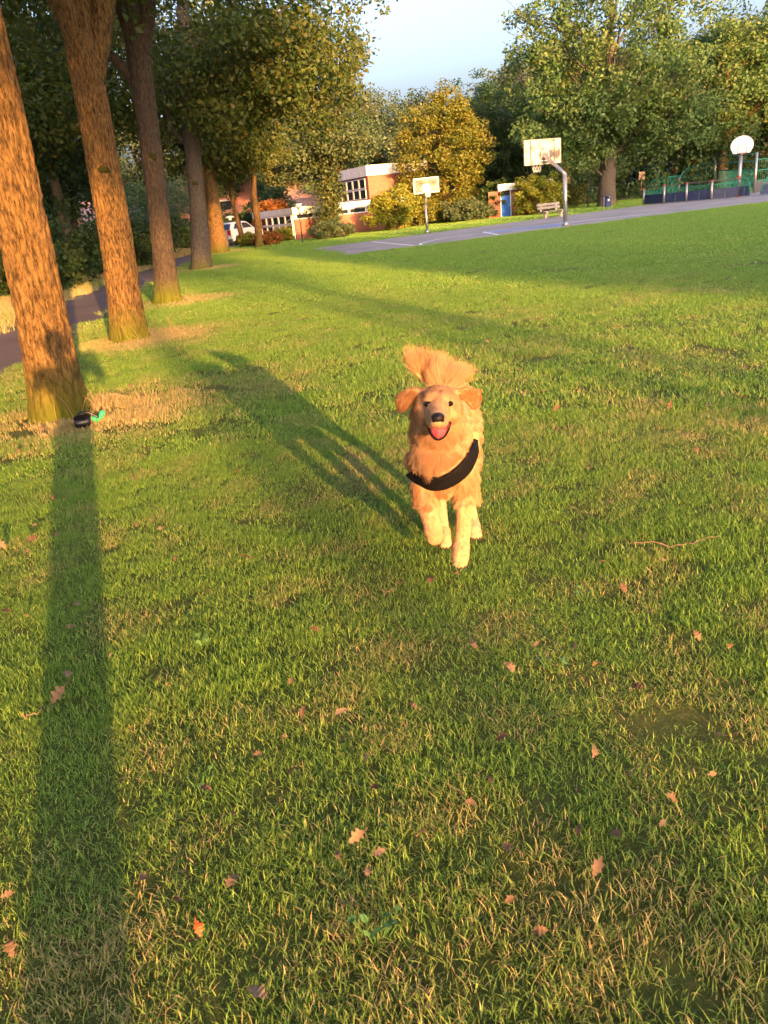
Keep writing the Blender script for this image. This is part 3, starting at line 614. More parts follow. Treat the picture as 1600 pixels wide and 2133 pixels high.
boxpart('board_print', 'black_line', fh, (-.22, -.16, -.166, -.161, 3.2, 3.26), (-.05, .02, -.166, -.161, 3.22, 3.26), (.05, .09, -.166, -.161, 3.22, 3.26), (.2, .24, -.166, -.161, 3.23, 3.28))
P, tt = ring(.2, .012, 2.74, y=-.42); MB().tube(P, .022, 7, cap=False).box(-.06, .06, -.25, -.16, 2.66, 2.75).build('rim', M['orange_rim'], fh)

# ------------------------------------------------------------------ sports cage
cage = empty('sports_cage', gp(1342, 427), 0, label='green barred sports cage with navy kick boards beside the court', cat='fence')
C0 = gp(1342, 427)
def L_(p): return np.array([p[0]-C0[0], p[1]-C0[1]])
def seg_frame(a, b): d = b-a; l = np.linalg.norm(d); return d/l, l
def seg_box(mb, a, b, s0, s1, th, z0, z1):
    d, l = seg_frame(a, b); n = np.array([-d[1], d[0]])*th/2; p, q = a+d*s0, a+d*s1
    mb.add([(*(p-n), z0), (*(q-n), z0), (*(q+n), z0), (*(p+n), z0), (*(p-n), z1), (*(q-n), z1), (*(q+n), z1), (*(p+n), z1)],
           [(0, 3, 2, 1), (4, 5, 6, 7), (0, 1, 5, 4), (1, 2, 6, 5), (2, 3, 7, 6), (3, 0, 4, 7)])
def post(p, h, r=.07, cap=True):
    o = MB().tube([(*p, -.05), (*p, h)], r, 10).build('post', M['steel'], cage, smooth=True)
    if cap: MB().tube([(*p, h), (*p, h+.06)], r*1.25, 10).build('cap', M['red_cap'], o)
    return o
def bars(a, b, z0, zt, sp=.13, r=.012):
    d, l = seg_frame(a, b); mb = MB(); s = sp/2
    while s < l:
        z1 = zt(s/l) if callable(zt) else zt
        if z1 > z0+.05: p = a+d*s; mb.tube([(*p, z0), (*p, z1)], r, 5, cap=False)
        s += sp
    return mb.build('bars', M['green_paint'], cage, kind='stuff')
def rail(a, b, zfn, r=.03, mat='green_paint', n=14):
    d, l = seg_frame(a, b); f = np.linspace(0, 1, n); pts = [(*(a+d*l*t_), zfn(t_) if callable(zfn) else zfn) for t_ in f]
    return MB().tube(pts, r, 7).build('rail', M[mat], cage, smooth=True)
def arch(h, rad_frac, low):
    return lambda t_: h if t_ > rad_frac else low+(h-low)*math.sqrt(max(0, 1-((rad_frac-t_)/rad_frac)**2))
fp = [L_(gp(*q)) for q in ((1341, 427), (1383, 424.5), (1429.4, 420.8), (1481.5, 416.5), (1537, 411.2), (1561, 409.2))]
for i in range(5):
    a, b = fp[i], fp[i+1]
    d, l = seg_frame(a, b)
    if i < 4: post(a, 1.2 if i else 1.08)
    for hlf in (0, 1):
        mb = MB(); seg_box(mb, a, b, .08+hlf*(l-.1)/2, (l-.1)/2+.05+hlf*(l-.1)/2, .03, .10, .68); mb.build('kick_board', M['blue_board'], cage)
    bars(a, b, .68, .98, .11)
    if i == 4: rail(a, b, lambda t_: 1.22 if t_ < .55 else .1+1.12*math.sqrt(max(0, 1-((t_-.55)/.45)**2)), n=24)
    else: rail(a, b, 1.2, .035, 'steel_dark'); rail(a, b, .98, .02)
    rail(a, b, .08, .02, 'steel_dark')
Ra, Rb, Rc = L_(gp(1414, 401.6)), L_(gp(1487, 393)), L_(gp(1571, 401.6))
Rz = L_(at(1347, 410, 67)); post(Ra, 1.72, .11, False); post(Rb, 3.4, .12, False); post(Rc, 2.82, .085, False)
f1 = arch(1.72, .42, .6); bars(Rz, Ra, .1, f1, .24, .014); rail(Rz, Ra, f1, .065, n=30)
f2 = arch(2.6, .42, 1.0); bars(Ra, Rb, .1, f2, .24, .014); rail(Ra, Rb, f2, .065, n=30); rail(Ra, Rb, 1.5, .045)
for z1, z2 in ((3.3, 2.72), (2.62, 2.2), (1.9, 1.6)): rail(Rb, Rc, (lambda a_, b_: (lambda t_: a_+(b_-a_)*t_))(z1, z2), .045)
bars(Rb, Rc, .1, lambda t_: 1.9-.3*t_, .42, .012)
Rd = Rc+np.array([9.0, 3.0]); bars(Rc, Rd, .1, 2.3, .17, .009); rail(Rc, Rd, 2.3, .04); rail(Rc, Rd, 1.55, .03); rail(Rc, Rd, .85, .03)
mb = MB(); seg_box(mb, Rc, Rd, .1, 1.6, .03, .05, .8); mb.build('kick_board', M['steel_dark'], cage)
La = L_(gp(1584.5, 408)); Lb = La+np.array([6.0, 1.8]); 
mb = MB(); seg_box(mb, La, Lb, .06, 5.9, .03, .1, .68); mb.build('kick_board', M['blue_board'], cage)
fl_ = arch(1.22, .12, .1); bars(La, Lb, .68, 1.0, .11); rail(La, Lb, fl_, .035, n=60)

# ------------------------------------------------------------------ bench, bin, sign, lamps, bollard
bn = empty('park_bench', gp(1152, 453.5), R_(30), label='slatted park bench with concrete legs at the court edge', cat='bench')
for i, z in enumerate((.58, .78)): boxpart('back_slat', 'bench_wood', bn, (-.85, .85, .30+.04*i, .345+.04*i, z, z+.15), bevel=.01)
for i in range(3): boxpart('seat_slat', 'bench_wood', bn, (-.85, .85, -.16+.15*i, -.03+.15*i, .42, .46), bevel=.01)
for sx in (-.62, .55):
    o = boxpart('leg', 'concrete_leg', bn, (sx, sx+.12, -.16, .3, .32, .42), (sx+.01, sx+.11, -.05, .12, -.03, .32)); boxpart('back_support', 'concrete_leg', o, (sx+.02, sx+.1, .345, .40, .38, .9))
bi = empty('litter_bin', gp(1264, 437.5), R_(25), label='dark blue litter bin with round sticker on two legs', cat='bin')
boxpart('body', 'bin_blue', bi, (-.19, .19, -.16, .16, .22, .80), bevel=.02); boxpart('hood', 'bin_blue', bi, (-.2, .2, -.17, .17, .89, .95), (-.02, .02, -.16, .16, .80, .89), (-.2, .2, .12, .16, .80, .89), bevel=.008)
for sx in (-.2, .2): MB().tube([(sx*1.08, 0, -.03), (sx*1.08, 0, .9)], .022, 8).build('leg', M['steel'], bi)
MB().add([(.07*math.cos(a), -.163, .66+.07*math.sin(a)) for a in np.linspace(0, 6.28, 16, endpoint=False)], [tuple(range(16))]).build('sticker', M['board_white'], bi)
sg = empty('sign_post', gp(1335.5, 409.5), R_(15), label='tan notice board on a post left of the sports cage', cat='sign')
MB().tube([(0, 0, -.05), (0, 0, 2.5)], .05, 8).build('post', M['sign_board'], sg); boxpart('board', 'sign_board', sg, (-.33, .33, -.09, -.05, 1.72, 2.55), bevel=.008); boxpart('board_seam', 'twig', sg, (-.015, .015, -.097, -.091, 1.74, 2.53))
def lamp(label, p, h, kind, r=.045):
    o = empty('street_lamp', p, 0, label=label, cat='lamp', group='park lamps')
    MB().tube([(0, 0, -.05), (0, 0, h)], [r*1.2, r*.8], 10).build('post', M['steel_dark'], o, smooth=True)
    if kind == 'flat':
        boxpart('lamp_head', 'window_frame_paint', o, (-.55, .06, -.1, .1, h-.05, h+.08), bevel=.02)
    elif kind == 'cone':
        MB().tube([(0, 0, h), (0, 0, h+.38)], [.06, .26], 14).build('lamp_glass', M['lamp_glass'], o, smooth=True); MB().tube([(0, 0, h+.38), (0, 0, h+.44)], [.30, .22], 14).build('lamp_cap', M['steel_dark'], o)
    else:
        MB().tube([(0, 0, h-.1), (0, 0, h+.12)], [.09, .14], 14).build('lamp_glass', M['lamp_glass'], o, smooth=True); MB().tube([(0, 0, h+.12), (0, 0, h+.16), (0, 0, h+.26)], [.34, .33, .10], 16).build('lamp_cap', M['window_frame_paint'], o, smooth=True)
lamp('black lamp post with flat pale head left of the oak', gp(1225, 433), 2.95, 'flat')
lamp('thin lamp post with cone-shaped lantern before the school corner', gp(631, 506), 2.15, 'cone', .035)
lamp('black lamp post with mushroom head by the white car', gp(487.5, 508.5), 2.05, 'mushroom')
bo = empty('bollard', gp(476, 523), 0, label='short dark bollard on the pavement beside the orange trunk', cat='bollard')
MB().tube([(0, 0, -.05), (0, 0, .8)], .085, 10).build('post', M['steel_dark'], bo, smooth=True); MB().tube([(0, 0, .8), (0, 0, .84), (0, 0, .95)], [.115, .12, .05], 10).build('head', M['steel_dark'], bo, smooth=True)

# ------------------------------------------------------------------ cars
def car(label, p, yaw, paint, sc=1.0):
    c = empty('parked_car', p, yaw, label=label, cat='car', group='parked cars'); c.scale = (sc,)*3
    prof = [(-1.95, .32), (-2.0, .62), (-1.92, .92), (-1.05, 1.0), (-.55, 1.02), (1.55, 1.02), (1.88, .95), (1.93, .6), (1.88, .3)]
    def loft(poly, w0, w1, zsplit=9):
        n = len(poly); V = []
        for s in (-1, 1): V += [(x, s*(w0 if z < zsplit else w1), z) for x, z in poly]
        return V, [tuple(range(n)), tuple(range(n, 2*n))[::-1]]+[(i, (i+1) % n, n+(i+1) % n, n+i) for i in range(n)]
    MB().add(*loft(prof, .84, .84)).build('body', M[paint], c, .05)
    cab = [(-1.15, 1.0), (-.45, 1.44), (-.1, 1.50), (1.0, 1.50), (1.4, 1.44), (1.85, 1.0)]
    MB().add(*loft(cab, .78, .62, 1.2)).build('cabin', M[paint], c, .04)
    for s in (-1, 1):
        q = [(-.85, 1.06), (-.38, 1.38), (.3, 1.42), (.3, 1.06)]; q2 = [(.38, 1.06), (.38, 1.42), (1.1, 1.40), (1.5, 1.06)]
        for poly in (q, q2): MB().add([(x, s*(.785-(z-1.0)*.33), z) for x, z in poly], [tuple(range(4))]).build('side_window', M['glass'], c)
        for x in (-1.25, 1.25):
            wl = MB().tube([(x, s*.68, .32), (x, s*.86, .32)], .32, 18).build('wheel', M['rubber'], c); MB().tube([(x, s*.865, .32), (x, s*.875, .32)], .2, 14).build('rim', M['steel'], wl)
        boxpart('taillight', 'tail_red', c, (1.86, 1.945, s*.62-.12, s*.62+.12, .68, .98)); boxpart('headlight', 'lamp_glass', c, (-2.0, -1.9, s*.6-.14, s*.6+.14, .66, .82))
    MB().quad((1.52, -.58, 1.40), (1.52, .58, 1.40), (1.86, .66, 1.04), (1.86, -.66, 1.04)).build('rear_window', M['glass'], c)
    MB().quad((-.52, -.58, 1.42), (-.52, .58, 1.42), (-1.12, .68, 1.03), (-1.12, -.68, 1.03)).build('windscreen', M['glass'], c)
    boxpart('number_plate', 'board_white', c, (1.94, 1.96, -.26, .26, .5, .61)); boxpart('bumper', 'steel_dark', c, (1.85, 1.97, -.8, .8, .3, .45))
    return c
p = at(497, 506, 57); p[2] = .01; car('white hatchback with red tail lights behind the slender trunk', p, R_(-115), 'car_white')
p = at(364, 520, 58); p[2] = .01; car('pale blue car half hidden behind the dark third trunk', p, R_(-80), 'car_blue')
for o_ in [sch, shd, fh, cage, bn, sg] + [o for o in COL.objects if o.name.startswith(('basketball_hoop', 'street_lamp', 'house', 'litter_bin'))]: o_.scale.z = .84
# moss cushions on the bark
def moss(tree_px, label_z, ang, rr_, wd, ht, lean):
    b = gp(*tree_px); par = min((o for o in COL.objects if o.name.startswith('avenue_tree')), key=lambda o: (o.location.x-b[0])**2+(o.location.y-b[1])**2)
    rg = np.random.default_rng(int(label_z*100)); V = []; F = []; nr, ns = 5, 18; c = np.array([lean[0]*label_z+.03*math.sin(label_z*.8), lean[1]*label_z, label_z])
    for i in range(nr+1):
        f = i/nr
        for j in range(ns):
            t_ = 2*math.pi*j/ns; q = f*(1+.10*math.sin(2*t_+label_z)+.07*math.sin(5*t_+2*label_z)+.07*rg.normal()*f); a_ = ang+q*wd*math.cos(t_)/rr_; z_ = q*ht*math.sin(t_)
            rad_ = rr_+.022*(1-f*f)+.006*rg.random()-(.012 if i == nr else 0); V.append(c+[rad_*math.cos(a_), rad_*math.sin(a_), z_])
    for i in range(nr):
        for j in range(ns): F.append((i*ns+j, i*ns+(j+1) % ns, (i+1)*ns+(j+1) % ns, (i+1)*ns+j))
    MB().add(V, F).build('moss_cushion', M['moss'], par, smooth=True)
m, nt, b = base('moss', .95, .1); c_, h_ = noise_ramp(nt, 45, [(.3, (.018, .022, .005)), (.7, (.06, .062, .012))], detail=8); nt.links.new(c_, b.inputs['Base Color']); bump(nt, b, h_, 1.0, .02)
moss((272, 706), 2.35, -1.35, .205, .085, .06, (.05, 0))
moss((350, 630), 2.9, -1.2, .205, .08, .09, (.075, .02))
for z_ in (1.9, 2.9): moss((420, 560), z_, -1.5, .285, .13, .08, (.105, .02))
#END_PROPS
# ------------------------------------------------------------------ grass
def inpoly(x, y, poly):
    poly = np.asarray(poly); c = np.zeros(len(x), bool); j = len(poly)-1
    for i in range(len(poly)):
        xi, yi = poly[i]; xj, yj = poly[j]
        c ^= ((yi > y) != (yj > y)) & (x < (xj-xi)*(y-yi)/(yj-yi+1e-12)+xi); j = i
    return c
def clump(name, seed, R, n, h0, h1, wd, bend=.5):
    rng = np.random.default_rng(seed); a = rng.random(n)*2*np.pi; rr = R*np.sqrt(rng.random(n))
    B = np.stack([rr*np.cos(a), rr*np.sin(a), np.zeros(n)-.004], 1); h = h0+(h1-h0)*rng.random(n)
    la = rng.random(n)*2*np.pi; lean = bend*(.25+rng.random(n)**1.3); D = np.stack([np.cos(la), np.sin(la), np.zeros(n)], 1)
    fa = la+np.pi/2+rng.normal(size=n)*.5; S = np.stack([np.cos(fa), np.sin(fa), np.zeros(n)], 1)*wd*(.7+.6*rng.random(n))[:, None]/2
    V = []
    for t, k in ((0, 1.), (.4, .95), (.75, .65)):
        c = B+D*(lean*h*t**1.7)[:, None]+np.array([0, 0, 1.])*(h*t*(1-.22*lean*t))[:, None]; V += [c-S*k, c+S*k]
    V.append(B+D*(lean*h*1.05)[:, None]+np.array([0, 0, 1.])*(h*(1-.25*lean))[:, None])
    V = np.stack(V, 1); base_ = (np.arange(n)*7)[:, None]
    tri = np.array([(0, 1, 3), (0, 3, 2), (2, 3, 5), (2, 5, 4), (4, 5, 6)])
    F = (base_[:, :, None]+tri[None]).reshape(-1, 3); me = npmesh(name, V.reshape(-1, 3), F)
    t = me.attributes.new('tint', 'FLOAT', 'POINT'); t.data.foreach_set('value', np.repeat(rng.random(n), 7).astype(np.float32))
    me.materials.append(M['grass_blade']); me.shade_smooth(); return me
def scatter(name, label, P, rz, sc, scz, dry, protos, seed):
    me = bpy.data.meshes.new(name); me.vertices.add(len(P)); me.vertices.foreach_set('co', P.astype(np.float32).ravel())
    rng = np.random.default_rng(seed)
    for k, a in (('rz', rz), ('sc', sc), ('scz', scz), ('dry', dry)):
        q = me.attributes.new(k, 'FLOAT', 'POINT'); q.data.foreach_set('value', a.astype(np.float32))
    q = me.attributes.new('pick', 'INT', 'POINT'); q.data.foreach_set('value', rng.integers(0, len(protos), len(P)).astype(np.int32))
    me.materials.append(M['grass_blade']); o = link(name, me, None, label=label, cat='grass', kind='stuff')
    ng = bpy.data.node_groups.new(name, 'GeometryNodeTree'); ng.interface.new_socket('Geometry', in_out='INPUT', socket_type='NodeSocketGeometry'); ng.interface.new_socket('Geometry', in_out='OUTPUT', socket_type='NodeSocketGeometry')
    gi = ng.nodes.new('NodeGroupInput'); go = ng.nodes.new('NodeGroupOutput'); ip = ng.nodes.new('GeometryNodeInstanceOnPoints'); jn = ng.nodes.new('GeometryNodeJoinGeometry')
    for i, pm in enumerate(protos):
        po = bpy.data.objects.new('grass_clump', pm); oi = ng.nodes.new('GeometryNodeObjectInfo'); oi.inputs['Object'].default_value = po; oi.inputs['As Instance'].default_value = True
        ng.links.new(oi.outputs['Geometry'], jn.inputs[0])
    def attr(nm, ty='FLOAT'):
        n = ng.nodes.new('GeometryNodeInputNamedAttribute'); n.data_type = ty; n.inputs[0].default_value = nm; return n.outputs['Attribute']
    cr = ng.nodes.new('ShaderNodeCombineXYZ'); cs = ng.nodes.new('ShaderNodeCombineXYZ'); er = ng.nodes.new('FunctionNodeEulerToRotation')
    ng.links.new(attr('rz'), cr.inputs[2]); ng.links.new(cr.outputs[0], er.inputs[0]); ng.links.new(er.outputs[0], ip.inputs['Rotation'])
    s = attr('sc'); ng.links.new(s, cs.inputs[0]); ng.links.new(s, cs.inputs[1]); ng.links.new(attr('scz'), cs.inputs[2]); ng.links.new(cs.outputs[0], ip.inputs['Scale'])
    ng.links.new(gi.outputs[0], ip.inputs['Points']); ng.links.new(jn.outputs[0], ip.inputs['Instance']); ip.inputs['Pick Instance'].default_value = True
    ng.links.new(attr('pick', 'INT'), ip.inputs['Instance Index']); ng.links.new(ip.outputs[0], go.inputs[0])
    md = o.modifiers.new('scatter', 'NODES'); md.node_group = ng; return o
def cnoise(x, y, sc, seed): return vnoise(x/sc+500, y/sc+500, seed, 64, 64)
FEET = [(gp(*q)[:2], r) for q, r in (((122, 868), .27), ((272, 708), .34), ((350, 630), .32), ((420, 560), .38), ((457, 527), .5))]
def field(r0, r1, ang, dens, seed):
    rng = np.random.default_rng(seed); A = ang*(r1*r1-r0*r0); n = int(A*dens)
    r = np.sqrt(r0*r0+(r1*r1-r0*r0)*rng.random(n)); a = (rng.random(n)*2-1)*ang-.02
    x, y = r*np.sin(a), r*np.cos(a)
    pr_ = path_right(y); on_path = (x < pr_-.02) & (x > pr_-PATH_W+.02); ok = ~on_path & ~inpoly(x, y, COURT)
    for (fx, fy), fr in FEET: ok &= (x-fx)**2+(y-fy)**2 > (fr*.9)**2
    lx = (x-W0[0])*math.cos(YAW)+(y-W0[1])*math.sin(YAW); ly = -(x-W0[0])*math.sin(YAW)+(y-W0[1])*math.cos(YAW)
    ok &= ~((lx > 0) & (lx < 8.3) & (ly > 0))
    ok &= ~((cnoise(x, y, .22, 14) < .30) & (rng.random(n) < .3) & (r < 9))
    x, y = x[ok], y[ok]; r = r[ok]; n = len(x)
    dry = .12+.5*np.clip(cnoise(x, y, .9, 3)-.45, 0, 1)*np.clip(1.4-r/16, .25, 1)+.8*np.clip(cnoise(x, y, .16, 4)-.5, 0, 1)*np.clip(1.4-r/16, .25, 1)
    dry += .07*np.exp(-((r-1.0)/1.4)**2)
    tall = np.ones(n)
    for (fx, fy), fr in FEET:
        d = np.hypot(x-fx-.25, y-fy+.1); dry += .75*np.exp(-(np.maximum(d-fr, 0)/(.55+.3*cnoise(x, y, .5, 8)))**2); tall += .35*np.exp(-(d/(fr+.5))**2)
    verge = x < path_right(y)-PATH_W
    dry = np.where(verge, .5+.5*cnoise(x, y, 2.0, 6), dry); tall = np.where(verge, 2.0+2.2*cnoise(x, y, 1.5, 7), tall)
    edge = np.exp(-np.abs(x-path_right(y))/.25); dry += .25*edge
    dry = np.clip(dry+rng.normal(size=n)*.06, 0, 1)
    sc = .8+.5*rng.random(n); scz = sc*tall*(.52+.6*cnoise(x, y, .6, 9))
    return np.stack([x, y, np.zeros(n)], 1), rng.random(n)*6.28, sc, scz, dry
LBL = 'mown lawn grass in patches of green and straw'
NEAR = [clump('blades', 211+i, .075, 84, .012, .040, .0020, .9) for i in range(4)]
for nm, args, pro in (('grass', (.3, 2.4, 1.45, 330, 205), NEAR), ('grass', (2.35, 5.6, 1.0, 330, 201), NEAR),
                      ('grass', (5.4, 14.5, .84, 62, 202), [clump('blades', 221+i, .15, 130, .018, .05, .0046, .8) for i in range(3)]),
                      ('grass', (14, 46, .74, 11, 203), [clump('blades', 231+i, .40, 230, .02, .055, .011, .8) for i in range(3)]),
                      ('grass', (45, 72, .62, 5, 204), [clump('blades', 241, .6, 150, .04, .08, .03)])):
    scatter(nm, LBL, *field(*args), pro, args[-1])
# straw stalks and dry litter at the tree feet
rs = np.random.default_rng(301); mb = MB()
for (fx, fy), fr in FEET[:3]:
    for k in range(16):
        a = rs.uniform(-.6, 2.2); d = fr+.1+.45*rs.random(); bx, by = fx+d*math.cos(a-.8), fy+d*math.sin(a-.8); h = .12+.22*rs.random(); e = rs.normal(size=2)*.12
        mb.tube([(bx, by, 0), (bx+e[0]*.4, by+e[1]*.4, h*.6), (bx+e[0], by+e[1], h)], [.002, .0016, .0008], 4, cap=False)
mb.build('straw', M['sign_board'], None, label='dry straw stalks at the feet of the avenue trees', cat='straw', kind='stuff')

# ------------------------------------------------------------------ fallen leaves, twigs, weeds
def leaf_mesh(seed, L=.09):
    rng = np.random.default_rng(seed); n = 22; out = []; ph0 = rng.random()*6.28
    for i in range(n):
        t = i/(n-1); wv = math.sin(math.pi*min(1, t*1.02)**.85)*rng.uniform(.19, .30)*(1+.28*math.cos(t*7*math.pi+ph0)); out.append((t, wv))
    V = [(0, 0, 0)]; curl = rng.uniform(.5, 1.6); tw = rng.normal()*.5
    def P(t, s): z = .10*math.sin(math.pi*t)*curl+.55*abs(s)**1.5*curl+tw*s*t*.5+.02*rng.normal(); return (L*(t-.5), L*s, L*(z+.05))
    V = []; F = []
    for t, wv in out: V += [P(t, -wv), P(t, 0), P(t, wv)]
    for i in range(n-1):
        a = 3*i; F += [(a, a+1, a+4, a+3), (a+1, a+2, a+5, a+4)]
    o = len(V); V += [(-L*.5, -.002, L*.05), (-L*.5, .002, L*.05), (-L*.78, .001, L*.08)]; F.append((o, o+1, o+2))
    me = bpy.data.meshes.new('fallen_leaf'); me.from_pydata(V, [], F); me.update(); t_ = me.attributes.new('tint', 'FLOAT', 'POINT'); t_.data.foreach_set('value', np.full(len(V), rng.random(), np.float32))
    me.materials.append(M['leaf_dry']); me.shade_smooth(); return me
LM = [leaf_mesh(400+i) for i in range(10)]
m, nt, b = base('red_leaf', .5, .3); c_, h_ = noise_ramp(nt, 12, [(.3, (.45, .03, .01)), (.7, (.6, .16, .03))]); nt.links.new(c_, b.inputs['Base Color'])
red = leaf_mesh(430); red.materials.clear(); red.materials.append(M['red_leaf'])
rl = np.random.default_rng(440); GLF = 'fallen leaves on the lawn'
def leaf(px, py, size=1.0, label='small dry brown oak leaf lying on the lawn', me=None, dx=0, dy=0):
    p = gp(px, py); o = link('fallen_leaf', me or LM[int(rl.integers(10))], None, loc=(p[0]+dx, p[1]+dy, .034+.012*rl.random()), label=label, cat='leaf', group=GLF)
    o.rotation_euler = (rl.normal()*.45, rl.normal()*.45, rl.random()*6.28); s = size*(.42+.45*rl.random()); o.scale = (s, s, s*.9); return o
for px, py, s, lb in [(420, 1966, .75, 'bright red curled leaf near the bottom of the lawn'), ]: leaf(px, py, s, lb, red)
for px, py, s, lb in [(955, 1193, .9, 'pale curled leaf just below the dog\'s raised paw'), (152, 1322, 1.0, 'star-shaped tan leaf inside the long shadow'), (22, 1887, .8, 'orange brown leaf at the lower left edge'), (128, 1470, 1.0, 'large crumpled grey brown leaf inside the long shadow'),
                      (1125, 1965, .7, 'pointed pale leaf standing in the near grass'), (290, 946, .9, 'orange leaf right of the long shadow, level with the dog'), (497, 996, .9, 'tan leaf midway between the long shadow and the dog')]: leaf(px, py, s, lb)
for px, py, n, s in [(75, 1143, 4, 1.0), (1120, 676, 4, 1.3), (333, 1050, 2, .8), (568, 1640, 2, .6), (1510, 736, 2, 1.0), (1585, 848, 3, 1.0), (1050, 630, 2, 1.0), (795, 1716, 2, .6)]:
    for k in range(n): leaf(px, py, s, dx=rl.normal()*.07, dy=rl.normal()*.09)
for px, py in [(115, 1048), (288, 1108), (338, 1115), (60, 1166), (372, 1178), (520, 1178), (165, 1278), (145, 1422), (540, 1596), (620, 1630), (787, 1665), (435, 1672), (768, 1600), (860, 1497), (712, 1808), (746, 1770), (305, 1858), (375, 1902), (30, 2000),
               (490, 1860), (985, 1365), (1120, 1362), (1200, 1366), (1245, 1410), (1450, 1345), (1520, 1370), (1297, 1240), (1255, 1192), (900, 1228), (952, 1214), (1215, 1135), (1310, 1637), (1395, 1685), (1245, 1832), (1285, 1768), (1210, 1755), (1235, 1590), (540, 2095),
               (1105, 750), (1288, 690), (1415, 687), (1430, 792), (1330, 760), (1395, 856), (1475, 856), (1450, 950), (1505, 955), (1095, 945), (1225, 990), (1200, 825), (1135, 825), (1130, 765), (780, 886), (690, 768), (370, 731), (740, 966), (1160, 862), (1160, 850), (1015, 720), (1450, 700), (1560, 620), (1290, 600), (1380, 575), (960, 600), (900, 640), (1250, 650), (535, 760), (640, 700), (250, 790), (90, 905), (40, 950), (20, 1290), (60, 1300), (715, 1505), (1500, 1560), (1060, 1410), (660, 1330), (1050, 1560), (980, 1700), (1480, 1640), (1330, 1455)]:
    leaf(px, py, .72 if py > 1000 else .95)
rx_ = np.random.default_rng(77)
for k in range(64):
    if k < 26: (fx, fy), fr = FEET[k % 3]; a_ = rx_.random()*6.28; d_ = fr+.1+.9*rx_.random(); q_ = (fx+d_*math.cos(a_), fy+d_*math.sin(a_))
    else: r_ = 1.2+5.5*rx_.random()**1.3; a_ = rx_.uniform(-.42, .42); q_ = (r_*math.sin(a_), r_*math.cos(a_))
    if q_[0] < path_right(q_[1])+.1: continue
    o = leaf(800, 1500, .8 if k < 26 else .62); o.location.x, o.location.y = q_
def twig(label, pts):
    P = np.array([gp(*q)*[1, 1, 0]+[0, 0, .045] for q in pts]); P = spline(P, 14); P[:, 2] += np.random.default_rng(len(pts)).normal(size=14)*.006
    MB().tube(P, np.linspace(.003, .001, 14), 6).build('twig', M['twig'], None, label=label, cat='twig', group='twigs on the lawn')
twig('long thin bent twig lying to the right of the dog', [(1320, 1148), (1400, 1155), (1450, 1147), (1500, 1137)])
twig('short twig beside the crumpled leaf in the long shadow', [(55, 1515), (85, 1505), (115, 1493)])
twig('small curved twig below the dog\'s raised paw', [(800, 1253), (822, 1246), (842, 1228)])
def weed(label, px, py, n, s):
    p = gp(px, py); e = empty('lawn_weed', (p[0], p[1], 0), 0, label=label, cat='weed', group='small broad-leaved weeds in the lawn'); rg = np.random.default_rng(int(px))
    for k in range(n):
        mb = MB(); a = rg.random()*6.28; d = s*(.3+.9*rg.random()); c = np.array([d*math.cos(a), d*math.sin(a), .03+.035*rg.random()]); q = .006+.005*rg.random(); tl = rg.normal(size=2)*.4
        V = [c+[q*math.cos(t_), q*.8*math.sin(t_), q*(tl[0]*math.cos(t_)+tl[1]*math.sin(t_))] for t_ in np.linspace(0, 6.28, 8, endpoint=False)]
        mb.add(V, [tuple(range(8))]); mb.tube([(c[0]*.4, c[1]*.4, 0), tuple(c)], .0012, 4); mb.build('leaf', M['weed_green'], e)
m, nt, b = base('weed_green', .5, .3); c_, h_ = noise_ramp(nt, 30, [(.3, (.05, .13, .03)), (.7, (.10, .22, .05))]); nt.links.new(c_, b.inputs['Base Color'])
weed('patch of round clover leaves at the bottom centre', 785, 1960, 16, .05); weed('small round-leaved weed below the long shadow edge', 420, 1650, 8, .04); weed('light green weed leaves left of centre', 425, 1352, 7, .035); weed('small weed right of the dog in the sunny grass', 1220, 1250, 7, .04); weed('few round weed leaves at mid right', 1150, 1390, 7, .05)
# pouch and green bag at the nearest tree
pb = gp(176, 893); po = empty('pouch', pb, .3, label='small black nylon pouch with strap at the nearest trunk', cat='pouch')
def pillow(name, mat, parent, rx, ry, rz, z, n=16, pw=.6):
    V = []; F = []; a = np.linspace(0, 2*math.pi, n, endpoint=False); ph = np.linspace(-1.45, 1.45, 9)
    f = lambda c: math.copysign(abs(c)**pw, c)
    for p_ in ph:
        for t_ in a: V.append((rx*f(math.cos(t_))*math.cos(p_)**.6, ry*f(math.sin(t_))*math.cos(p_)**.6, z+rz*math.sin(p_)))
    for i in range(8):
        for j in range(n): F.append((i*n+j, i*n+(j+1) % n, (i+1)*n+(j+1) % n, (i+1)*n+j))
    F += [tuple(range(n))[::-1], tuple(range(8*n, 9*n))]
    return MB().add(V, F).build(name, M[mat], parent, smooth=True)
pillow('body', 'bag_black', po, .075, .055, .05, .055); pillow('flap', 'black_nylon', po, .07, .045, .018, .098)
MB().tube(spline([(-.06, 0, .09), (.0, .05, .13), (.07, .06, .11), (.13, .05, .06)], 14), .010, 8).build('strap', M['bag_black'], po, smooth=True)
gb = gp(207, 880); g2 = empty('green_bag', gb, 0, label='bright green plastic bag roll beside the black pouch', cat='bag')
MB().tube(spline([(-.055, 0, .05), (-.02, .0, .025), (0, 0, .035)], 10), [.012, .018, .02, .018, .016, .018, .02, .02, .02, .018], 8).build('tied_end', M['bag_green'], g2, smooth=True)
MB().tube(spline([(0, 0, .03), (.025, .01, .055), (.05, .02, .095)], 8), [.018, .02, .018, .02, .023, .024, .022, .012], 8).build('roll', M['bag_green'], g2, smooth=True)
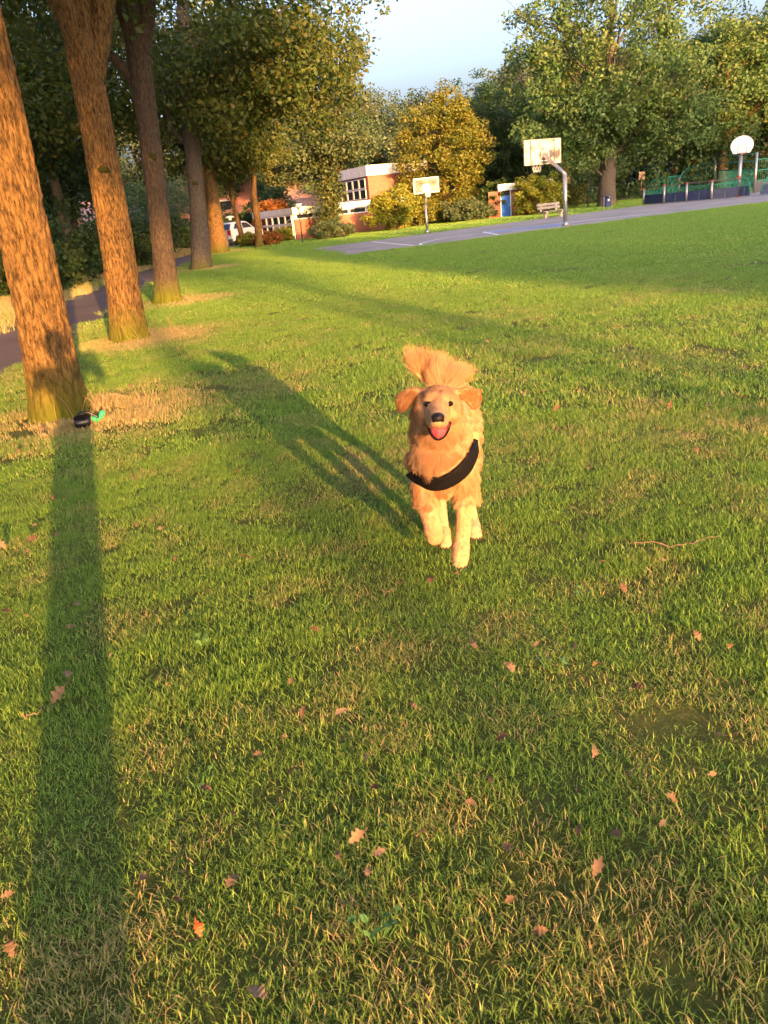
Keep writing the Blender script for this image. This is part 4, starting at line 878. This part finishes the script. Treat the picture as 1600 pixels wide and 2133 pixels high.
# say where each of the small leaves lies
def where(x, y):
    d, i_ = min((math.hypot(x-f[0][0], y-f[0][1]), i) for i, f in enumerate(FEET[:3]))
    if d < 1.35: return 'by the foot of the '+['nearest', 'second', 'third'][i_]+' avenue trunk'
    v = x*SR[0]+y*SR[1]; u = x*SH[0]+y*SH[1]
    if abs(v+.25) < .16 and u < 7.5: return 'inside the long shadow'
    side = 'left' if x < -.25*y*.5 else ('right' if x > .22*y else 'middle')
    row_ = 'nearest the camera' if y < 1.7 else ('between the camera and the dog' if y < 2.9 else ('level with the dog' if y < 4.4 else ('behind the dog' if y < 9 else 'far out on the lawn')))
    return 'on the '+side+' of the lawn, '+row_ if side != 'middle' else 'in the middle of the lawn, '+row_
for o in COL.objects:
    if o.get('label') == 'small dry brown oak leaf lying on the lawn': o['label'] = 'small dry brown leaf '+where(o.location.x, o.location.y)
#END_GRASS
# ------------------------------------------------------------------ organic bodies: tapered limbs fused into one surface
def blob_mesh(caps, voxel, smooth=6, extra=()):
    """caps: (p0, r0, p1, r1[, squash]) tapered capsules; fused by a voxel remesh"""
    bm = bmesh.new()
    for q in caps:
        p0, r0, p1, r1 = q[:4]; p0 = np.array(p0, float); p1 = np.array(p1, float); L = np.linalg.norm(p1-p0); k = max(2, int(L/(min(r0, r1)*.45))+1)
        for i in range(k):
            f = i/(k-1); c = p0*(1-f)+p1*f; r = r0*(1-f)+r1*f
            g = bmesh.ops.create_icosphere(bm, subdivisions=3, radius=1.0); sq = q[4] if len(q) > 4 else (1, 1, 1)
            for v in g['verts']: v.co = Vector((c[0]+v.co.x*r*sq[0], c[1]+v.co.y*r*sq[1], c[2]+v.co.z*r*sq[2]))
    for V, F in extra:
        vs_ = [bm.verts.new([float(a) for a in p]) for p in V]
        for f in F: bm.faces.new([vs_[i] for i in f])
    bmesh.ops.recalc_face_normals(bm, faces=bm.faces)
    me = bpy.data.meshes.new('tmp'); bm.to_mesh(me); bm.free(); o = bpy.data.objects.new('tmp', me); COL.objects.link(o)
    a = o.modifiers.new('r', 'REMESH'); a.mode = 'VOXEL'; a.voxel_size = voxel; a.use_smooth_shade = True
    s = o.modifiers.new('s', 'SMOOTH'); s.factor = .5; s.iterations = smooth
    dg = bpy.context.evaluated_depsgraph_get(); out = bpy.data.meshes.new_from_object(o.evaluated_get(dg)); bpy.data.objects.remove(o); out.shade_smooth(); return out
def slab(pix, Y0, Yk, th):
    """a flap: outline in the view turned into points at depth Y, given thickness"""
    n = len(pix); fr = [at(x, y, Y0+Yk(x, y)) for x, y in pix]; bk = [p+np.array([0, th, 0]) for p in fr]
    return fr+bk, [tuple(range(n)), tuple(range(n, 2*n))[::-1]]+[(i, (i+1) % n, n+(i+1) % n, n+i) for i in range(n)]

# ------------------------------------------------------------------ the dog
DO = np.array([.29, 3.2, 0.0])
caps = [((.262, 3.03, .535), .120, (.295, 3.3, .55), .128), ((.295, 3.3, .55), .13, (.345, 3.60, .57), .11), ((.345, 3.6, .56), .115, (.35, 3.66, .55), .10),
        ((.258, 2.985, .50), .106, (.262, 3.05, .46), .108), ((.255, 3.03, .60), .110, (.247, 2.92, .745), .088), ((.252, 2.96, .61), .105, (.25, 2.95, .56), .108), ((.248, 2.90, .70), .088, (.246, 2.87, .76), .08),
        # head
        ((.208, 2.86, .802), .050, (.280, 2.86, .797), .050), ((.212, 2.825, .803), .044, (.274, 2.825, .799), .044), ((.244, 2.85, .79), .068, (.242, 2.82, .785), .064), ((.197, 2.82, .777), .046, (.200, 2.80, .765), .041), ((.289, 2.82, .772), .046, (.286, 2.80, .760), .041),
        ((.211, 2.783, .820), .022, (.214, 2.795, .824), .026), ((.269, 2.783, .816), .022, (.266, 2.795, .820), .026),
        ((.238, 2.80, .786), .052, (.229, 2.72, .778), .038), ((.229, 2.72, .778), .038, (.224, 2.655, .778), .028),
        ((.206, 2.715, .760), .022, (.211, 2.665, .763), .017), ((.249, 2.715, .758), .022, (.239, 2.665, .761), .017),
        ((.240, 2.80, .742), .040, (.232, 2.745, .722), .026), ((.232, 2.745, .722), .026, (.226, 2.69, .706), .017),
        # front legs
        ((.340, 3.04, .50), .070, (.350, 3.04, .35), .050), ((.350, 3.04, .35), .046, (.330, 2.985, .225), .031), ((.330, 2.985, .225), .034, (.310, 2.945, .15), .029), ((.308, 2.945, .145), .037, (.298, 2.905, .118), .036),
        ((.283, 2.887, .106), .017, (.279, 2.872, .098), .014), ((.297, 2.882, .104), .018, (.294, 2.864, .096), .015), ((.312, 2.886, .106), .017, (.310, 2.870, .098), .014),
        ((.186, 3.04, .50), .070, (.182, 3.03, .35), .049), ((.182, 3.03, .35), .046, (.197, 2.965, .225), .033), ((.197, 2.965, .225), .038, (.203, 2.975, .19), .036), ((.207, 2.985, .19), .033, (.222, 3.04, .165), .028),
        # hind legs
        ((.275, 3.58, .52), .10, (.268, 3.42, .37), .068), ((.268, 3.42, .37), .062, (.272, 3.50, .19), .034), ((.272, 3.50, .19), .032, (.270, 3.33, .055), .028), ((.270, 3.33, .05), .034, (.268, 3.27, .034), .032), ((.256, 3.25, .026), .016, (.254, 3.235, .022), .014), ((.270, 3.245, .026), .017, (.270, 3.228, .022), .014), ((.284, 3.25, .026), .016, (.285, 3.235, .022), .014),
        ((.405, 3.58, .52), .10, (.412, 3.44, .36), .068), ((.412, 3.44, .36), .062, (.416, 3.54, .20), .034), ((.416, 3.54, .20), .032, (.418, 3.40, .06), .028), ((.418, 3.40, .05), .034, (.418, 3.335, .036), .032), ((.405, 3.315, .028), .016, (.404, 3.30, .024), .014), ((.419, 3.31, .028), .017, (.419, 3.293, .024), .014), ((.433, 3.315, .028), .016, (.434, 3.30, .024), .014)]
TB = spline([(.350, 3.70, .60), at(965, 818, 3.74), at(945, 806, 3.76), at(912, 800, 3.74), at(884, 793, 3.70), at(868, 778, 3.66)], 12)
for i in range(11): caps.append((TB[i], .028-.0017*i, TB[i+1], .0263-.0017*i))
earL = [(878, 812), (862, 808), (846, 812), (829, 822), (825, 835), (829, 850), (836, 857), (848, 853), (860, 842), (870, 832), (880, 828)]
earR = [(952, 812), (966, 808), (984, 809), (1001, 813), (1002, 828), (998, 845), (991, 853), (983, 851), (975, 842), (966, 832), (952, 826)]
ex = [slab(earL, 2.845, lambda x, y: .0006*(880-x)*.6, .020), slab(earR, 2.845, lambda x, y: .0006*(x-952)*.6, .020)]
dogme = blob_mesh(caps, .0065, 5, ex)
bvh = BVHTree.FromPolygons([v.co for v in dogme.vertices], [tuple(p.vertices) for p in dogme.polygons])
bvh0 = bvh
def hit(px, py, off=0.0):
    d = Vector(ray(px, py)).normalized(); loc, nrm, idx, dist = bvh.ray_cast(Vector(EYE), d); return (loc, nrm) if loc is None else (loc+nrm*off, nrm)
dog = empty('dog', DO, 0, label='golden dog in a black harness bounding towards the camera, tail up', cat='dog')
m, nt, b = base('dog_skin', .8, .2)
c_, h_ = noise_ramp(nt, 9, [(.3, (.43, .26, .125)), (.7, (.47, .295, .15))]); nt.links.new(c_, b.inputs['Base Color'])
bump(nt, b, h_, .3, .004)
dogme.transform(Matrix.Translation(Vector(-DO))); body = link('body', dogme, M['dog_skin'], dog)
m, nt, b = base('dog_nose', .5, .25); c_, h_ = noise_ramp(nt, 60, [(.3, (.006, .004, .004)), (.7, (.016, .010, .009))]); nt.links.new(c_, b.inputs['Base Color']); bump(nt, b, h_, .4, .002)
m, nt, b = base('dog_eye', .08, .4); b.inputs['Base Color'].default_value = (.003, .002, .0015, 1)
m, nt, b = base('dog_lip', .7, .15); b.inputs['Base Color'].default_value = (.004, .003, .003, 1)
m, nt, b = base('dog_mouth', .5, .4); b.inputs['Base Color'].default_value = (.12, .02, .02, 1)
m, nt, b = base('dog_tongue', .5, .35); c_, h_ = noise_ramp(nt, 40, [(.3, (.58, .06, .075)), (.7, (.68, .11, .12))]); nt.links.new(c_, b.inputs['Base Color']); b.inputs['Subsurface Weight'].default_value = .15; b.inputs['Subsurface Radius'].default_value = (.01, .004, .002)
m, nt, b = base('dog_claw', .4, .4); b.inputs['Base Color'].default_value = (.05, .035, .025, 1)
m, nt, b = base('dog_pad', .7, .3); b.inputs['Base Color'].default_value = (.07, .06, .06, 1)
NOFUR = []          # (point, radius): where no hair grows
# nose
nb_ = blob_mesh([((.224, 2.640, .788), .019, (.225, 2.652, .788), .021, (1.2, .8, .85)), ((.212, 2.640, .783), .011, (.212, 2.648, .783), .011), ((.237, 2.640, .781), .011, (.237, 2.648, .781), .011), ((.2245, 2.640, .770), .009, (.2245, 2.645, .760), .006)], .0028, 3)
nb_.transform(Matrix.Translation(Vector(-DO))); no = link('nose', nb_, M['dog_nose'], dog)
for sx in (-1, 1):
    mb = MB(); c = np.array([.2245+sx*.0125, 2.6275, .783]); V = [c+[.005*math.cos(a), .0, .0038*math.sin(a)] for a in np.linspace(0, 6.28, 12, endpoint=False)]; V += [c+[.0035*math.cos(a), .006, .0025*math.sin(a)] for a in np.linspace(0, 6.28, 12, endpoint=False)]
    mb.add([p-DO for p in V], [(i, (i+1) % 12, 12+(i+1) % 12, 12+i) for i in range(12)]+[tuple(range(12))]); mb.build('nostril', M['dog_lip'], no)
NOFUR.append((np.array([.224, 2.642, .787]), .025))
# eyes
for px, py in ((891.5, 842), (936, 841)):
    l, n_ = hit(px, py); l = np.array(l); n_ = np.array(n_); d = -ray(px, py); d /= np.linalg.norm(d); c = l-.0035*d
    e = blob_mesh([(c, .0108, c+[0, .001, 0], .0108)], .0022, 1); e.transform(Matrix.Translation(Vector(-DO))); eo = link('eye', e, M['dog_eye'], dog)
    rgm = MB(); up_ = np.array([0, .1, 1.]); rt_ = np.cross(up_, d); rt_ /= np.linalg.norm(rt_); up_ = np.cross(d, rt_)
    P = [c-DO+d*.0062+rt_*.0125*math.cos(a)+up_*.0082*math.sin(a) for a in np.linspace(0, 6.283, 21)]; rgm.tube(P, .0026, 6, cap=False); rgm.build('eyelid', M['dog_lip'], eo, smooth=True)
    NOFUR.append((c, .0125))
# mouth: dark lips, inside and tongue
def surf(pix, Yf, name, mat, rings=6, dome=0.0, parent=None):
    P = np.array(pix, float); cpx = P.mean(0); V = []; F = []; n = len(P)
    for k in range(rings):
        f = 1-k/rings
        for q in P:
            x, y = cpx+(q-cpx)*f; V.append(at(x, y, Yf(x, y)-dome*(1-f*f))-DO)
    V.append(at(*cpx, Yf(*cpx)-dome)-DO)
    for k in range(rings-1):
        for i in range(n): F.append((k*n+i, k*n+(i+1) % n, (k+1)*n+(i+1) % n, (k+1)*n+i))
    F += [((rings-1)*n+i, (rings-1)*n+(i+1) % n, rings*n) for i in range(n)]
    o = MB().add(V, F).build(name, M[mat], parent or dog, smooth=True); md = o.modifiers.new('t', 'SOLIDIFY'); md.thickness = .004; md.offset = -1; return o
mo = [(891, 881), (898, 887), (906, 889), (912, 887), (919, 889), (927, 887), (938, 878), (937, 889), (932, 901), (925, 911), (915, 916), (905, 914), (898, 906), (893, 894)]
mo_ = spline(np.array(mo+[mo[0]], float), 60)[:-1]
Ym = lambda x, y: 2.678+.0009*abs(x-913)-.0004*(y-880)+.02*min(1, ((x-913)/28)**2)
mth = surf(mo_, lambda x, y: Ym(x, y)+.004, 'mouth', 'dog_mouth', 5, -.010)
P = [at(x, y, Ym(x, y)-.003)-DO for x, y in mo_]; P.append(P[0])
MB().tube(P, [.0014+.0016*(y > 893) for x, y in mo_]+[.0014], 8, cap=False).build('lips', M['dog_lip'], mth, smooth=True)
tg = spline(np.array([(894, 886), (904, 888), (912, 890), (920, 888), (929, 886), (929, 899), (924, 908), (914, 912), (905, 910), (898, 902), (894, 886)], float), 48)[:-1]
tn = surf(tg, lambda x, y: Ym(x, y)-.004, 'tongue', 'dog_tongue', 6, .010, dog)
for k in range(len(mo_)): NOFUR.append((at(mo_[k][0], mo_[k][1], Ym(*mo_[k])), .0065))
NOFUR += [(at(x, y, Ym(x, y)), .013) for x, y in ((900, 893), (913, 895), (926, 893), (905, 904), (913, 908), (921, 904), (934, 888), (892, 888))]
# claws and the lifted paw's pad
for tip, dr in [((.279, 2.861, .091), (0, -1, -.5)), ((.294, 2.853, .089), (0, -1, -.5)), ((.310, 2.859, .091), (0, -1, -.5)), ((.254, 3.224, .018), (0, -1, -.3)), ((.270, 3.217, .018), (0, -1, -.3)), ((.285, 3.224, .018), (0, -1, -.3)), ((.404, 3.289, .02), (0, -1, -.3)), ((.419, 3.282, .02), (0, -1, -.3)), ((.434, 3.289, .02), (0, -1, -.3))]:
    p_ = np.array(tip)-DO; d_ = np.array(dr)/np.linalg.norm(dr); MB().tube([p_-d_*.006, p_+d_*.003, p_+d_*.010+[0, 0, -.003]], [.0042, .0035, .0008], 7).build('claw', M['dog_claw'], dog, smooth=True)
pm = blob_mesh([((.230, 3.00, .185), .022, (.236, 3.03, .175), .020, (.6, 1, 1))], .004, 2); pm.transform(Matrix.Translation(Vector(-DO))); link('paw_pad', pm, M['dog_pad'], dog)
# harness: chest band running over the shoulders, plus a girth strap
def band(pix, wd0, name, parent, off=.016):
    C = spline(np.array(pix, float), 60); V = []; n = len(C); T = np.gradient(C, axis=0); T /= np.linalg.norm(T, axis=1)[:, None]; Nn = np.stack([-T[:, 1], T[:, 0]], 1)
    rows = []
    for i, (c, nn) in enumerate(zip(C, Nn)):
        row = []
        wpx = np.interp(i/(n-1), np.linspace(0, 1, len(wd0)), wd0)
        for k in np.linspace(-.5, .5, 7):
            x, y = c+nn*wpx*k; h, hn = hit(x, y); row.append(None if h is None else np.array(h+hn*(off+.004*(1-(2*k)**2))))
        rows.append(row)
    ok = [r for r in rows if all(p is not None for p in r)]
    A = np.array(ok)
    for _ in range(4): A[1:-1] = .5*A[1:-1]+.25*(A[:-2]+A[2:])
    m_ = len(A); V = (A-DO).reshape(-1, 3); F = [(i*7+k, i*7+k+1, (i+1)*7+k+1, (i+1)*7+k) for i in range(m_-1) for k in range(6)]
    o = link(name, npmesh(name, V, F), M['black_nylon'], parent, smooth=True); md = o.modifiers.new('t', 'SOLIDIFY'); md.thickness = .006; md.offset = 0
    return A
har = empty('harness', DO, 0, label='black nylon chest harness worn by the golden dog', cat='harness')
HB = band([(850, 944), (854, 968), (872, 990), (896, 1000), (922, 1000), (950, 985), (971, 962), (982, 938), (986, 918)], [14, 20, 24, 26, 26, 26, 24, 18, 8], 'chest_band', har)
# side straps carry on round the flanks, girth strap behind the elbows
for s, st in ():
    cx_ = .29+s*.155; q = spline([st, (cx_, 3.08, st[2]+.01), (.295+s*.152, 3.16, .575), (.295+s*.152, 3.25, .57)], 24); V = []
    for i_ in range(1, 24):
        l_, nn_, _i, _d = bvh0.find_nearest(Vector(q[i_])); q[i_] = np.array(l_+nn_*.022)
    for p_ in q: V += [p_+[0, 0, .014]-DO, p_-[0, 0, .014]-DO]
    o = link('side_strap', npmesh('side_strap', np.array(V), [(2*i, 2*i+1, 2*i+3, 2*i+2) for i in range(23)]), M['black_nylon'], har, smooth=True); md = o.modifiers.new('t', 'SOLIDIFY'); md.thickness = .006; md.offset = 0
a_ = np.linspace(math.pi*1.05, 2*math.pi*.975, 41); q = np.stack([.295+.155*np.cos(a_), 3.25+.0*a_, .55+.158*np.sin(a_)], 1)
for i_ in range(41):
    l_, nn_, _i, _d = bvh0.find_nearest(Vector(q[i_])); q[i_] = np.array(l_+nn_*.004)
V = np.concatenate([q-DO+[0, -.014, 0], q-DO+[0, .014, 0]])
o = link('girth_strap', npmesh('girth_strap', V, [(i, i+1, 42+i, 41+i) for i in range(40)]), M['black_nylon'], har, smooth=True); md = o.modifiers.new('t', 'SOLIDIFY'); md.thickness = .006
kdh = KDTree(len(HB)*7)
for i, p_ in enumerate(HB.reshape(-1, 3)): kdh.insert(p_, i)
kdh.balance()

# fur
def tri_sample(me, n, seed, wfun=None):
    rng = np.random.default_rng(seed); me.calc_loop_triangles(); T = np.empty(len(me.loop_triangles)*3, np.int32); me.loop_triangles.foreach_get('vertices', T); T = T.reshape(-1, 3)
    co = np.empty(len(me.vertices)*3, np.float32); me.vertices.foreach_get('co', co); co = co.reshape(-1, 3); vn = np.empty(len(me.vertices)*3, np.float32); me.vertices.foreach_get('normal', vn); vn = vn.reshape(-1, 3)
    A = np.linalg.norm(np.cross(co[T[:, 1]]-co[T[:, 0]], co[T[:, 2]]-co[T[:, 0]]), axis=1)
    if wfun is not None: A = A*wfun(co[T].mean(1))
    k = rng.choice(len(T), n, p=A/A.sum()); a, b2 = rng.random(n), rng.random(n); f = a+b2 > 1; a[f], b2[f] = 1-a[f], 1-b2[f]; c = 1-a-b2
    P = co[T[k, 0]]*c[:, None]+co[T[k, 1]]*a[:, None]+co[T[k, 2]]*b2[:, None]; Nm = vn[T[k, 0]]*c[:, None]+vn[T[k, 1]]*a[:, None]+vn[T[k, 2]]*b2[:, None]
    return P.astype(float), Nm/np.linalg.norm(Nm, axis=1)[:, None], rng
def nrm_(a): return a/(np.linalg.norm(a, axis=1)[:, None]+1e-9)
HEADC = np.array([.243, 2.83, .80])
def wf(P):
    Q = P+DO; front = Q[:, 1] < 3.12; hd = np.linalg.norm(Q-HEADC, axis=1) < .17; tl = (Q[:, 1] > 3.55) & (Q[:, 2] > .62)
    return np.where(hd, 4.5, np.where(tl, 7.0, np.where(front & (Q[:, 2] < .36), 4.2, np.where(front, 2.4, .8))))
P, Nn, rg = tri_sample(dogme, 165000, 500, wf); Q = P+DO; n = len(P)
keep = np.ones(n, bool)
for c, r in NOFUR: keep &= np.linalg.norm(Q-c, axis=1) > r
dh = np.array([kdh.find(p_)[2] for p_ in Q]); keep &= dh > .019
P, Nn, Q, dh = P[keep], Nn[keep], Q[keep], dh[keep]; n = len(P)
hd = (Q[:, 1] < 2.93) & (Q[:, 2] > .685+.25*np.maximum(0, Q[:, 1]-2.80)); ear = hd & ((Q[:, 0] < .172) | (Q[:, 0] > .322)) & (Q[:, 2] > .75)
muz = hd & (Q[:, 1] < 2.745); leg = (Q[:, 2] < .33); tail = (Q[:, 1] > 3.6) & (Q[:, 2] > .66)
paw = leg & (Q[:, 2] < .13)
L = np.full(n, .036); L[Q[:, 1] > 3.15] = .034
L[(Q[:, 2] < .70) & (Q[:, 2] > .48) & (Q[:, 1] < 3.02)] = .046
L[hd] = .018; L[muz] = .008; L[ear] = .013; L[leg] = .011; L[paw] = .007; L[tail] = .14; fth = leg & ~paw & (Nn[:, 1] > .3); L[fth] = .035
hface = np.linalg.norm((Q-np.array([.236, 2.76, .80]))[:, [0, 2]], axis=1); L[hd & (hface < .045) & ~muz] = .010
L *= np.clip(.12+(dh-.019)/.045, .2, 1); L *= .7+.6*rg.random(n)
L *= np.where(hd | leg, 1, .7+.7*vnoise(Q[:, 0]/.03+5, Q[:, 2]/.035+5, 66, 64, 64)); down = np.array([0, 0, -1.]); back = np.array([.05, 1., 0])
fl = np.tile(down*1.0+back*.35, (n, 1)); top = (Q[:, 1] > 3.08) & ~leg; fl[top] = back*1.0+down*.6
out = Q-np.array([.225, 2.63, .795]); hf = nrm_(out)*1.0+np.array([0, .25, -.12]); fl[hd] = hf[hd]
ed = np.where(Q[:, 0:1] < .25, -1.0, 1.0)*np.array([[1., 0, 0]])+np.array([[0, .15, -.8]]); fl[ear] = ed[ear]
fl[leg] = down+back*.25
flank = (np.abs(Q[:, 0]-.265) > .09) & (Q[:, 1] < 3.1) & ~hd & ~leg; fl[flank] += np.where(Q[flank, 0:1] < .265, -1, 1)*np.array([[.35, 0, 0]])
fl += rg.normal(size=(n, 3))*.22
# slow swirl gives locks of hair
sw = np.stack([cnoise_(Q[:, 0], Q[:, 2], .05, 61)-.5 for cnoise_ in (lambda x, y, s, sd: vnoise(x/s+50, y/s+50, sd, 64, 64),)]*1+[vnoise(Q[:, 0]/.04+9, Q[:, 1]/.04+7, 62, 64, 64)-.5, vnoise(Q[:, 2]/.045+9, Q[:, 1]/.05+7, 63, 64, 64)-.5], 1)
fl += sw*np.where(hd, .5, 1.1)[:, None]
tt = np.array([TB[i] for i in range(12)]); ti = np.argmin(((Q[:, None]-tt[None])**2).sum(2), 1); tf = ti/11.0
tdir = np.stack([.50-.85*tf, np.full(n, .05), .85+.2*tf], 1)+rg.normal(size=(n, 3))*.24
D = fl-Nn*(fl*Nn).sum(1)[:, None]; D = nrm_(D); lift = np.where(muz, .22, np.where(leg, .18, np.where(hd, .22, .36))); D = nrm_(D+Nn*lift[:, None])
D[tail] = nrm_(tdir)[tail]
grav = np.where(tail[:, None], np.stack([.30-.22*tf, np.zeros(n), -.18+.1*tf], 1), np.array([0, .05, -.28]))
K = 5; t = np.linspace(0, 1, K); S = P[:, None]+D[:, None]*(t[None, :, None]*L[:, None, None])+grav[:, None]*(t[None, :, None]**2*L[:, None, None])*.7
# gather tips into locks
gi = rg.choice(n, n//44, replace=False); kd = KDTree(len(gi))
for i, g_ in enumerate(gi): kd.insert(P[g_], i)
kd.balance(); near = np.array([gi[kd.find(p_)[1]] for p_ in P]); same = (tail[near] == tail) & (hd[near] == hd)
pull = np.where(same, np.where(tail, .5, np.where(hd, .4, .66)), 0)[:, None, None]*(t[None, :, None]**1.4)
S += ((P[near][:, None]-P[:, None])*.85 + (S[near]-P[near][:, None]-(S-P[:, None])))*pull
S += rg.normal(size=(n, K, 3))*(.0012*t[None, :, None])*np.clip(L/.03, .5, 3)[:, None, None]
fc = bpy.data.hair_curves.new('fur'); fc.add_curves([K]*n); fc.position_data.foreach_set('vector', S.astype(np.float32).ravel())
ra = fc.attributes.get('radius') or fc.attributes.new('radius', 'FLOAT', 'POINT')
rad = np.where(tail, .00045, np.where(hd, .00036, .00045))[:, None]*np.array([1, 1, .9, .6, .12])[None]*(.7+.6*rg.random(n))[:, None]
ra.data.foreach_set('value', rad.astype(np.float32).ravel())
tn_ = .45+.25*rg.random(n)+np.where(leg, .06, np.where(hd, .18, .5))*(vnoise(Q[:, 0]/.07+3, Q[:, 2]/.09+3, 71, 64, 64)-.5); tn_ += np.where(leg, .06, np.where(hd, .2, .5))*(rg.random(n)[near]-.5); tn_[ear] -= .42; tn_[muz] += .16; tn_[hd & (Q[:, 1] < 2.80)] += .08; tn_ += .17*np.clip((.50-Q[:, 2])/.25, 0, 1); tn_[tail] += .12
ta = fc.attributes.new('tint', 'FLOAT', 'CURVE'); ta.data.foreach_set('value', np.clip(tn_, 0, 1).astype(np.float32))
m, nt, b = base('fur_gold', .55, .25)
a = N(nt, 'ShaderNodeAttribute', attribute_name='tint'); rp = N(nt, 'ShaderNodeValToRGB'); e = rp.color_ramp.elements; e.new(.5)
for q, p_, c in zip(e, (0, .45, 1), ((.28, .105, .033), (.43, .23, .10), (.60, .40, .225))): q.position = p_; q.color = (*c, 1)
nt.links.new(a.outputs['Fac'], rp.inputs[0]); nt.links.new(rp.outputs[0], b.inputs['Base Color'])
tr = N(nt, 'ShaderNodeBsdfTranslucent'); nt.links.new(rp.outputs[0], tr.inputs[0]); mx = N(nt, 'ShaderNodeMixShader'); mx.inputs[0].default_value = .25
nt.links.new(b.outputs[0], mx.inputs[1]); nt.links.new(tr.outputs[0], mx.inputs[2]); nt.links.new(mx.outputs[0], nt.nodes['Material Output'].inputs[0])
fc.materials.append(m); fo = bpy.data.objects.new('fur', fc); COL.objects.link(fo); fo.parent = dog
#END_DOG
# ------------------------------------------------------------------ the photographer, just outside the frame: only the long shadow shows
bx, by = uv2xy(-.42, -.24)
def pp(dx, dy, z): return np.array([bx+dx*SR[0]*-1+dy*SH[0]*0+dx*2*SR[0], by+dx*SR[1]+dy, z])
hL, hR = np.array([-.075, -.045, 1.46]), np.array([.075, -.045, 1.46])
sL, sR, eL, eR = pp(-.17, 0, 1.42), pp(.17, 0, 1.42), pp(-.29, .14, 1.30), pp(.27, .16, 1.24)
pc = [(pp(0, .0, 1.62), .105, pp(0, .01, 1.67), .105, (1, 1, 1.05)), (pp(0, 0, 1.48), .055, pp(0, .01, 1.56), .055), (pp(-.1, 0, 1.36), .105, pp(.1, 0, 1.36), .105), (pp(0, 0, 1.34), .13, pp(0, 0, 1.05), .115, (1.15, .75, 1)), (pp(0, 0, 1.05), .115, pp(-.02, 0, .92), .125, (1.15, .8, 1)),
      (sL, .065, eL, .048), (eL, .046, hL+[-.02, -.05, -.03], .032), (sR, .065, eR, .048), (eR, .046, hR+[.02, -.05, -.03], .032)]
for s in (-1, 1):
    pc += [(pp(.07*s-.02, 0, .92), .085, pp(.055*s-.06, .02, .5), .068), (pp(.055*s-.06, .02, .5), .066, pp(.05*s-.10, 0, .1), .056), (pp(.05*s-.10, 0, .06), .045, pp(.055*s-.10, .17, .04), .04)]
    h = hL if s < 0 else hR; pc.append((h+[.02*s, -.05, -.03], .030, h+[.012*s, -.03, 0], .030))
    for k in range(4): pc.append((h+[.012*s, -.03, .022-.018*k], .010, h+[-.012*s, -.018, .026-.018*k], .008))
    pc.append((h+[.01*s, -.045, .01], .011, h+[-.014*s, -.05, .02], .009))
pme = blob_mesh(pc, .012, 5); pe = empty('person', (bx, by, 0), 0, label='standing person in dark clothes whose long shadow crosses the lawn', cat='person')
pme.transform(Matrix.Translation(Vector((-bx, -by, 0)))); link('body', pme, M['dark_cloth'], pe)
ph = empty('phone', (0, -.04, 1.46), 0, label='black phone held up by the person with the long shadow', cat='phone'); boxpart('case', 'bag_black', ph, (-.075, .075, -.006, .004, -.036, .036), bevel=.004); boxpart('screen', 'glass', ph, (-.07, .07, -.0075, -.0065, -.032, .032))
#END
